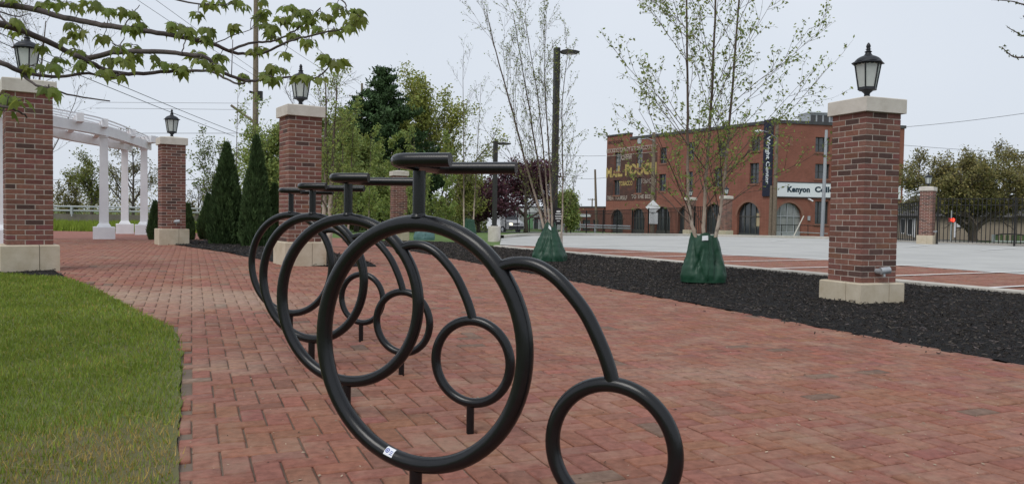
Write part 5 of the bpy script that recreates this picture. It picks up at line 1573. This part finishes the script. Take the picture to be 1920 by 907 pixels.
# ---- dark pine
def pine():
    r = random.Random(9); px, Y = 716, 52; b0 = on_ground(px, Y); H = P(px, 128, Y).z - b0.z
    t = thing('pine_tree', 'tall dark green pine standing above the other trees', 'tree', b0)
    b = MB(); b.tube([(0, 0, -.1), (.05, 0, H * .5), (0, 0, H)], [.2, .13, .03], 9); b.build('trunk', M['bark'], t, True)
    lb = MB(); V, F, C = [], [], []
    z = H * .12
    while z < H * .985:
        f = z / H; L0 = (6.6 * (1 - f) ** 1.0 + .28) * (1.0 if f < .8 else .9)
        for _ in range(5 if f < .85 else 4):
            a = r.uniform(0, 6.283); L = L0 * r.uniform(.55, 1.2); d = Vector((math.cos(a), math.sin(a), r.uniform(-.05, .22)))
            pts = [Vector((0, 0, z))]
            for i in range(5): pts.append(pts[-1] + d * L / 5); d = (d + Vector((r.gauss(0, .06), r.gauss(0, .06), .09))).normalized()
            lb.tube(pts, [.035 * (1 - i / 6) + .008 for i in range(6)], 4, cap=False)
            for i in range(int(L * 95) + 18):
                q = r.random() ** .6; k = min(4, int(q * 5)); c = pts[k].lerp(pts[k + 1], q * 5 - k) + Vector((r.gauss(0, .15), r.gauss(0, .15), r.gauss(.04, .09)))
                dd = Vector((r.gauss(0, .8), r.gauss(0, .8), r.uniform(.1, 1.2))).normalized(); s = r.uniform(.13, .27); u = rand_perp(dd, r) * s * .28; k0 = len(V)
                V += [c - u, c + u, c + dd * s + u * .3, c + dd * s - u * .3]; F.append((k0, k0 + 1, k0 + 2, k0 + 3)); g = r.uniform(.6, 1.35); C += [(g * .9, g, g)] * 4
        z += r.uniform(.16, .30)
    lb.build('branches', M['bark'], t)
    o = link(bpy.data.objects.new('crown', np_mesh('crown', V, F, M['needle'], np.array(C))), t); o['kind'] = 'stuff'
pine()

# ---- half-bare trees far left, behind the pergola and the maple
BARE = dict(seg=(6, 6, 5, 4), sides=(8, 5, 3, 3), kids=(12, 8, 4), start=(.2, .15, .15), ang=(44, 38, 38), lenr=(.66, .5, .5), wig=(.04, .08, .1, .12), up=(0, .05, .03, .02), rmin=.012, leaflev=2, bare=.3)
LB = 'half-bare trees beyond the pergola'
bush_tree('budding_tree', 'budding tree framed between the pergola columns', 172, 50, 300, 81, 2.2, .16, .07, 'yellowleaf', S=BARE, r0=.13, grp=LB, tint=(.5, .9))
bush_tree('budding_tree', 'half-bare tree seen between the right pergola columns', 250, 54, 270, 82, 1.6, .12, .07, 'oliveleaf', S=BARE, r0=.14, grp=LB)
bush_tree('budding_tree', 'tall bare tree behind the left pillar and maple branches', 55, 34, 20, 83, .25, .1, .05, 'oliveleaf', S=dict(BARE, rmin=.006, thin=.6, kids=(13, 9, 5)), r0=.10, grp=LB, lean=30)
bush_tree('budding_tree', 'low bare scrub tree between pergola-side pillar and evergreen', 372, 56, 330, 84, .3, .1, .06, 'oliveleaf', S=BARE, r0=.08, grp=LB)
bush_tree('budding_tree', 'sparse tree with pale green leaves left of the evergreen cones', 398, 46, 275, 85, 1.3, .12, .07, 'leaf', S=BARE, r0=.07, grp=LB, lean=15)
bush_tree('budding_tree', 'bare tree top just right of the lantern over the racks', 600, 60, 175, 86, .2, .1, .06, 'oliveleaf', S=BARE, r0=.14, grp=LB)
bush_tree('budding_tree', 'low brownish scrub tree left of the first pergola column', 128, 60, 335, 87, 1.5, .12, .08, 'oliveleaf', S=BARE, r0=.08, grp=LB)

def scrub(name, label, spots, seed, mleaf, size, n, tint=(.5, 1.1)):
    """a far-off thicket that reads as one mass"""
    r = random.Random(seed); V, F, C = [], [], []
    for px, Y, w, h in spots:
        p = on_ground(px, Y); m = int(n * w * h)
        for _ in range(m):
            a = r.uniform(-1, 1); f = r.random(); top = h * (1 - .5 * a * a) * (1 + .35 * nz3(px * .01 + a * w, Y, .9, seed))
            c = p + Vector((a * w / 2, r.gauss(0, w * .18), top * f)); s = size * r.uniform(.6, 1.4)
            nn = Vector((r.gauss(0, 1), r.gauss(0, 1), r.gauss(.3, 1))).normalized(); u = rand_perp(nn, r); q = nn.cross(u); k = len(V)
            V += [c - u * s, c - q * s * .5, c + u * s, c + q * s * .5]; F.append((k, k + 1, k + 2, k + 3)); g = r.uniform(*tint); C += [(g, g, g)] * 4
    o = link(bpy.data.objects.new(name, np_mesh(name, V, F, M[mleaf], np.array(C))))
    return tag(o, label, 'thicket', kind='stuff')
scrub('green_thicket', 'mass of green undergrowth behind the birches', [(600, 50, 4, 2.6), (660, 52, 4, 2.4), (720, 55, 5, 3.4), (790, 62, 5, 3.2), (850, 70, 6, 3.0), (545, 48, 4, 2.2), (900, 95, 8, 2.5), (500, 50, 3, 2.0)], 91, 'midleaf', .10, 330)
scrub('brown_thicket', 'brownish thicket along the parapet beyond the pergola', [(90, 62, 8, 2.6), (180, 62, 8, 2.2), (265, 60, 7, 2.8), (350, 62, 7, 1.9), (430, 62, 7, 1.8), (20, 60, 7, 2.8)], 92, 'oliveleaf', .08, 120, (.6, 1.5))

def tall_grass():
    r = random.Random(14); V, F, C = [], [], []
    for _ in range(26000):
        Y = r.uniform(27.0, 38.5); px = r.uniform(60, 560)
        p = on_ground(px, Y); h = r.uniform(.10, .34) * (1 + .6 * nz3(p.x, p.y, .6, 2)); w = r.uniform(.012, .03); a = r.uniform(0, 6.283); k = len(V)
        V += [p - Vector((w * math.cos(a), w * math.sin(a), .02)), p + Vector((w * math.cos(a), w * math.sin(a), -.02)), p + Vector((r.gauss(0, .06), r.gauss(0, .06), h))]
        F.append((k, k + 1, k + 2)); g = r.uniform(.7, 1.4); C += [(g, g, g * .8)] * 3
    o = link(bpy.data.objects.new('rough_grass', np_mesh('rough_grass', V, F, M['grass'], np.array(C)))); tag(o, 'bright rough grass bank behind the white pergola', 'grass', kind='stuff')
tall_grass()

# ---- low planter hedge behind the right fence
p = on_ground(1892, 40); t = thing('hedge_planter', 'low dark slatted bench-like planter behind the right fence', 'planter', p, -.25)
b = MB(); b.box((0, 0, .05), (1.5, .4, .06)); b.build('shelf', M['galv'], t)
b = MB(); b.tube(spline([(-.72, -.1, .36), (-.3, -.1, .42), (.3, -.1, .42), (.72, -.1, .36)], 4), .03, 6); b.build('top_rail', M['iron'], t)
for k in range(6):
    b = MB(); b.box((-.62 + .25 * k, -.1, .22), (.14, .03, .32)); b.build('slat', M['needle'], t)
for s in (-1, 1):
    b = MB(); b.box((s * .73, 0, .18), (.05, .36, .42)); b.build('leg', M['galv'], t)

# ================================================================== maple in the foreground, trunk out of view at left
def maple():
    r = random.Random(23)
    base = Vector((-3.75, 3.9, terrain(-3.75, 3.9)))
    t = thing('maple_tree', 'maple reaching in from the left with dark limbs and drooping young leaves', 'tree', base)
    b = MB(); b.tube([Vector((0, 0, -.1)), Vector((0, 0, .3)), Vector((.03, .02, 1.4)), Vector((0, .05, 2.6)), Vector((.1, .1, 4.6))], [.15, .12, .105, .09, .05], 12); b.build('trunk', M['maplebark'], t, True)
    for k in range(7):       # crown above the view
        a = r.uniform(0, 6.28); q = Vector((0, .06, 2.6 + .25 * k)); b = MB()
        b.tube(spline([q, q + Vector((math.cos(a) * .7, math.sin(a) * .7, .7)), q + Vector((math.cos(a) * 1.3, math.sin(a) * 1.3, 1.6))], 4), [.035, .033, .03, .026, .022, .018, .014, .010, .006], 7); b.build('limb', M['maplebark'], t, True)
    limbs = [
        ('T', 1.15, 4.25, [(-330, -40), (-120, -2), (0, 8), (60, 17), (110, 31), (150, 40), (190, 47), (230, 53), (270, 58), (320, 66), (370, 75), (400, 83), (430, 96), (447, 101), (480, 102), (500, 97), (540, 79), (565, 71), (605, 62), (655, 52)], .021, .004),
        (None, 0, 4.25, [(430, 96), (466, 82), (500, 79), (522, 74), (545, 62), (575, 42), (600, 15)], .008, .003),
        ('T', 1.3, 3.75, [(-330, -10), (-120, 24), (0, 46), (50, 60), (100, 84), (140, 103), (168, 109), (210, 99), (250, 97), (300, 97), (340, 102), (385, 107), (402, 128), (432, 142), (470, 152), (500, 149), (545, 145), (583, 149), (606, 138), (620, 118)], .020, .003),
        (None, 0, 3.75, [(140, 103), (178, 122), (215, 136), (270, 138), (330, 134), (360, 133), (395, 135), (418, 145), (445, 157), (466, 152)], .012, .004),
        ('T', 1.1, 3.35, [(-330, 40), (-100, 85), (0, 117), (40, 135), (70, 140), (110, 144), (165, 138), (205, 146), (232, 137)], .014, .004),
        (None, 0, 3.35, [(38, 134), (60, 156), (92, 166), (140, 180), (206, 190)], .006, .0025),
        ('T', .8, 3.2, [(-330, 150), (-80, 185), (0, 199), (30, 207), (50, 219)], .010, .003),
        (None, 0, 3.75, [(20, 51), (-5, 22), (28, 31), (60, 26)], .005, .002),
        ('T', 1.9, 4.4, [(-330, -120), (-50, -60), (150, -30), (300, -8), (332, 0), (376, 8), (420, 10)], .012, .003),
        (None, 0, 4.4, [(300, -8), (420, -40), (560, -30), (640, 0), (650, 20), (668, 40)], .007, .003),
        ('T', 1.9, 4.0, [(-330, -90), (-60, -40), (60, -18), (160, -12), (230, -20)], .012, .004),
        (None, 0, 4.25, [(230, 53), (246, 30), (262, 10)], .004, .002),
        (None, 0, 3.75, [(340, 102), (347, 80), (352, 65)], .003, .002),
        (None, 0, 3.75, [(228, 99), (226, 85), (234, 70)], .003, .002),
        (None, 0, 4.25, [(400, 83), (440, 66), (470, 56)], .0035, .002),
        (None, 0, 3.75, [(435, 142), (437, 75)], .0022, .0018),
    ]
    nodes = []
    for kind, tz, Y, pts, r0, r1 in limbs:
        # each limb wanders a little in depth along its length
        q = []
        for i, (px, py) in enumerate(pts): q.append(P(px, py, Y + .28 * math.sin(i * .55 + Y * 3)))
        if kind: q = [base + Vector((.06, 0, q[0].z - base.z - .25))] + q
        q = spline([v - base for v in q], 4); n = len(q) - 1
        q = [v + Vector((r.gauss(0, 1), r.gauss(0, 1), r.gauss(0, 1))) * .0014 for v in q]
        b = MB(); b.tube(q, [r0 + (r1 - r0) * (i / n) ** .9 for i in range(n + 1)], 8); b.build('limb', M['maplebark'], t, True)
        nodes += [(v, Y) for v in q]
    # leaves: five pointed lobes, folded along the midrib and drooping
    out = [(0, .0), (.10, -.10), (.30, -.16), (.24, -.02), (.52, .06), (.40, .16), (.60, .42), (.38, .38), (.26, .40), (.22, .58), (.10, .74), (0, 1.0)]
    lib = []; TINT = {}
    for k in range(16):
        droop = r.uniform(.5, 1.4); fold = r.uniform(.15, .6); wob = [r.uniform(.85, 1.15) for _ in out]
        def f(x, y):
            z = -droop * .42 * y * y - fold * abs(x) - .25 * droop * x * x; return (x, y, z)
        V = []; g = r.uniform(.7, 1.25); tint = (g * r.uniform(.9, 1.15), g, g * r.uniform(.7, 1.0))
        mid = [f(0, y) for y in (-.02, .15, .35, .6, 1.0)]
        b = MB()
        for sx in (-1, 1):
            o = [f(sx * x * w * .92, y) for (x, y), w in zip(out, wob)]
            vs = [mid[1], mid[2], mid[3]] + o
            fs = [(0, 3, 4), (0, 4, 5), (0, 5, 6), (0, 6, 7), (0, 7, 8), (0, 8, 1), (1, 8, 9), (1, 9, 10), (1, 10, 11), (1, 11, 2), (2, 11, 12), (2, 12, 13), (2, 13, 14)]
            b.add(vs, fs if sx > 0 else [q[::-1] for q in fs], tint)
        lib.append(b.mesh('leaf', M['leaf'], False)); TINT[lib[-1].name] = tint
    clusters = []
    for x, y, n in ((300, 30, 3), (420, 20, 4), (520, 30, 4), (620, 60, 3), (760, 60, 4), (850, 90, 4), (960, 90, 4), (1040, 110, 4), (1010, 220, 5), (1090, 190, 4), (560, 200, 4), (620, 260, 4), (520, 310, 4),
                    (800, 290, 3), (130, 170, 2), (150, 260, 2), (330, 370, 3), (460, 460, 4), (420, 510, 3), (600, 400, 4), (640, 490, 4), (900, 370, 2), (1030, 360, 3), (850, 470, 4), (950, 470, 4), (1040, 440, 4),
                    (1150, 430, 3), (830, 550, 3), (920, 590, 2), (240, 520, 3), (70, 760, 2), (30, 740, 1), (20, 870, 1), (160, 790, 0), (370, 690, 3), (1260, 500, 3), (1350, 510, 3), (1400, 550, 2), (1380, 200, 4), (1330, 230, 3), (1420, 260, 4), (100, 5, 3), (700, 15, 3)):
        clusters.append((x / 4.123, y / 4.123, n))
    for x, y, n in ((200, 30, 3), (300, 20, 4), (430, 20, 3), (490, 60, 3), (610, 10, 2), (130, 110, 4), (60, 230, 4), (200, 230, 4), (170, 300, 4), (400, 210, 5), (640, 90, 5), (600, 130, 4), (650, 200, 4), (720, 210, 4),
                    (780, 150, 4), (830, 60, 5), (880, 120, 4), (900, 190, 4), (960, 90, 4), (1000, 150, 4), (980, 210, 3), (1060, 220, 3), (870, 270, 3), (730, 300, 3), (700, 260, 3), (980, 320, 4), (1080, 110, 3),
                    (1150, 140, 4), (1200, 50, 4), (1220, 90, 3), (1180, 240, 4), (1290, 210, 4), (1320, 170, 3), (1370, 90, 4), (1390, 150, 4), (560, 400, 4), (610, 380, 3), (800, 420, 4), (300, 440, 5), (120, 420, 4),
                    (140, 470, 3), (270, 510, 4), (40, 540, 4), (700, 520, 5), (760, 540, 4), (640, 580, 3), (700, 610, 4), (480, 590, 4), (930, 600, 4), (1120, 440, 4), (1190, 480, 3), (1060, 610, 2)):
        clusters.append((340 + x / 4.122, y / 4.122, n))
    stalks = MB(); count = 0; far = MB()
    for px, py, n in clusters:
        # hang the cluster at the depth of the nearest limb
        best = min(nodes, key=lambda k: (lambda s: (s[0] - px) ** 2 + (s[1] - py) ** 2)(proj(k[0] + base)))
        Y = (best[0] + base).y + r.gauss(0, .06); c = P(px, py - 3, Y) - base
        a = best[0]; m = a.lerp(c, .5) + Vector((r.gauss(0, .01), r.gauss(0, .01), .015))
        if (a - c).length > .02: stalks.tube(spline([a, m, c], 3), .0020, 4, cap=False)
        n = n + 2
        for k in range(n):
            s = r.uniform(.038, .068); az = 2 * math.pi * (k + r.random()) / n
            d = Vector((math.cos(az), math.sin(az), r.uniform(-.15, .25))).normalized(); ln = r.uniform(.012, .045)
            q = c + d * ln + Vector((0, 0, -.004)); stalks.tube([c, c.lerp(q, .6) + Vector((0, 0, .006)), q], .0012, 3, cap=False)
            y = (d + Vector((0, 0, -r.uniform(.55, 1.7)))).normalized(); x = y.cross(Vector((0, 0, 1))).normalized(); z = x.cross(y)
            me = r.choice(lib)
            mm = Matrix.Translation(q) @ (Matrix((x, y, z)).transposed() @ Matrix.Rotation(r.gauss(0, .35), 3, 'Y')).to_4x4() @ Matrix.Scale(s, 4)
            count += 1
            if k % 2 == 0 and count < 560:
                o = link(bpy.data.objects.new('leaf', me), t); o.matrix_local = mm
            else:
                far.add([mm @ v.co for v in me.vertices], [tuple(p.vertices) for p in me.polygons], TINT[me.name])
    o = stalks.build('twigs', M['maplebark'], t); o['kind'] = 'stuff'
    o = far.build('leaves', M['leaf'], t); o['kind'] = 'stuff'
def proj(p):
    q = CAMR.transposed() @ (Vector(p) - Vector((0, 0, CAMH)))
    return WPX / 2 + FPX * q.x / -q.z, HPX / 2 - FPX * q.y / -q.z
maple()

# ---- twigs of a tree standing just outside the view at right
def edge_twigs():
    r = random.Random(5); base = Vector((10.4, 8.7, terrain(10.4, 8.7)))
    t = thing('young_tree', 'bare budding twigs entering at the top right corner', 'tree', base)
    b = MB(); b.tube([Vector((0, 0, -.1)), Vector((0, 0, 2)), Vector((-.1, 0, 4.6))], [.06, .045, .015], 9); b.build('trunk', M['birch'], t, True)
    tips = []
    for pts, z in (([(2300, 70), (2050, 30), (1960, 14), (1920, 9), (1898, 3), (1862, 0)], 2.2), ([(2300, 110), (2050, 75), (1960, 73), (1920, 68), (1906, 61), (1888, 51)], 2.1),
                   ([(2300, 130), (2050, 112), (1960, 108), (1920, 108), (1901, 107), (1887, 97), (1878, 88)], 1.9), ([(1960, 14), (1930, 0), (1918, -20)], 0), ([(1960, 73), (1930, 40), (1918, 30)], 0)):
        q = [P(px, py, 8.6) - base for px, py in pts]
        if z: q = [Vector((0, 0, q[0].z - .3))] + q
        q = spline(q, 4); n = len(q) - 1
        b = MB(); b.tube(q, [.014 * (1 - i / n) + .0035 for i in range(n + 1)], 6); b.build('limb', M['twig'], t, True)
        tips += [(v, Vector((0, 0, 1))) for v in q[len(q) // 3:]]
    V, F, C = leaf_cloud(tips, 2.2, .014, .017, r, ((.25, .6),), 0)
    o = link(bpy.data.objects.new('buds', np_mesh('buds', V, F, M['budleaf'], np.array(C))), t); o['kind'] = 'stuff'
edge_twigs()

# ================================================================== overhead wires
def wire(label, a, b_, sag=.25, rad=.012):
    a, b_ = Vector(a), Vector(b_); t = MB(); n = 16
    pts = [a.lerp(b_, i / n) - Vector((0, 0, sag * 4 * (i / n) * (1 - i / n))) for i in range(n + 1)]
    o = t.build('overhead_wire', M['iron']) if False else None
    m = MB(); m.tube([p - a for p in pts], rad, 5); o = m.build('overhead_wire', M['iron']); o.location = a
    tag(o, label, 'wire', 'overhead power and telephone wires')
wire('upper of the two dark cables sloping down past the pergola-side lantern', P(-40, 45, 30), P(455, 253, 62), .1, .018)
wire('lower of the two dark cables sloping down past the pergola-side lantern', P(-40, 62, 30), P(440, 256, 62), .1, .018)
wire('wire sloping from the top edge down to the utility pole', P(250, -5, 34), P(482, 145, 45), .05, .010)
wire('second wire sloping from the top edge towards the utility pole', P(285, -5, 34), P(520, 160, 48), .05, .010)
wire('thin wire sloping down to the far crossarm pole, left one', P(490, 55, 50), P(666, 168, 95), .1, .014)
wire('thin wire sloping down to the far crossarm pole, right one', P(560, 60, 50), P(690, 170, 95), .1, .014)
wire('highest level wire left of the utility pole', P(180, 192, 60), P(470, 194, 60), .0, .012)
wire('second level wire left of the utility pole', P(180, 203, 60), P(470, 206, 60), .0, .012)
wire('low level wire passing behind the pergola-side lantern', P(255, 250, 60), P(480, 250, 60), .0, .016)
wire('lowest level wire, behind the pergola columns', P(90, 337, 60), P(480, 337, 60), .0, .016)
wire('single wire rising to the right edge above the big pillar', P(1660, 241, 80), P(1990, 202, 70), .2, .020)
wire('upper wire right of the brick building', P(1690, 272, 80), P(1990, 290, 75), .1, .018)
wire('drooping cable from the brick building to the right tree', P(1690, 300, 73), P(1800, 325, 80), .3, .03)
wire('thin wire joining the street light pole to the building', P(1224, 232, 58), P(1300, 245, 80), .1, .015)
wire('wire above the shop left of the brick building', P(1040, 290, 100), P(1136, 292, 98), .1, .02)
wire('lower wire above the shop left of the brick building', P(1040, 328, 100), P(1136, 333, 98), .3, .02)
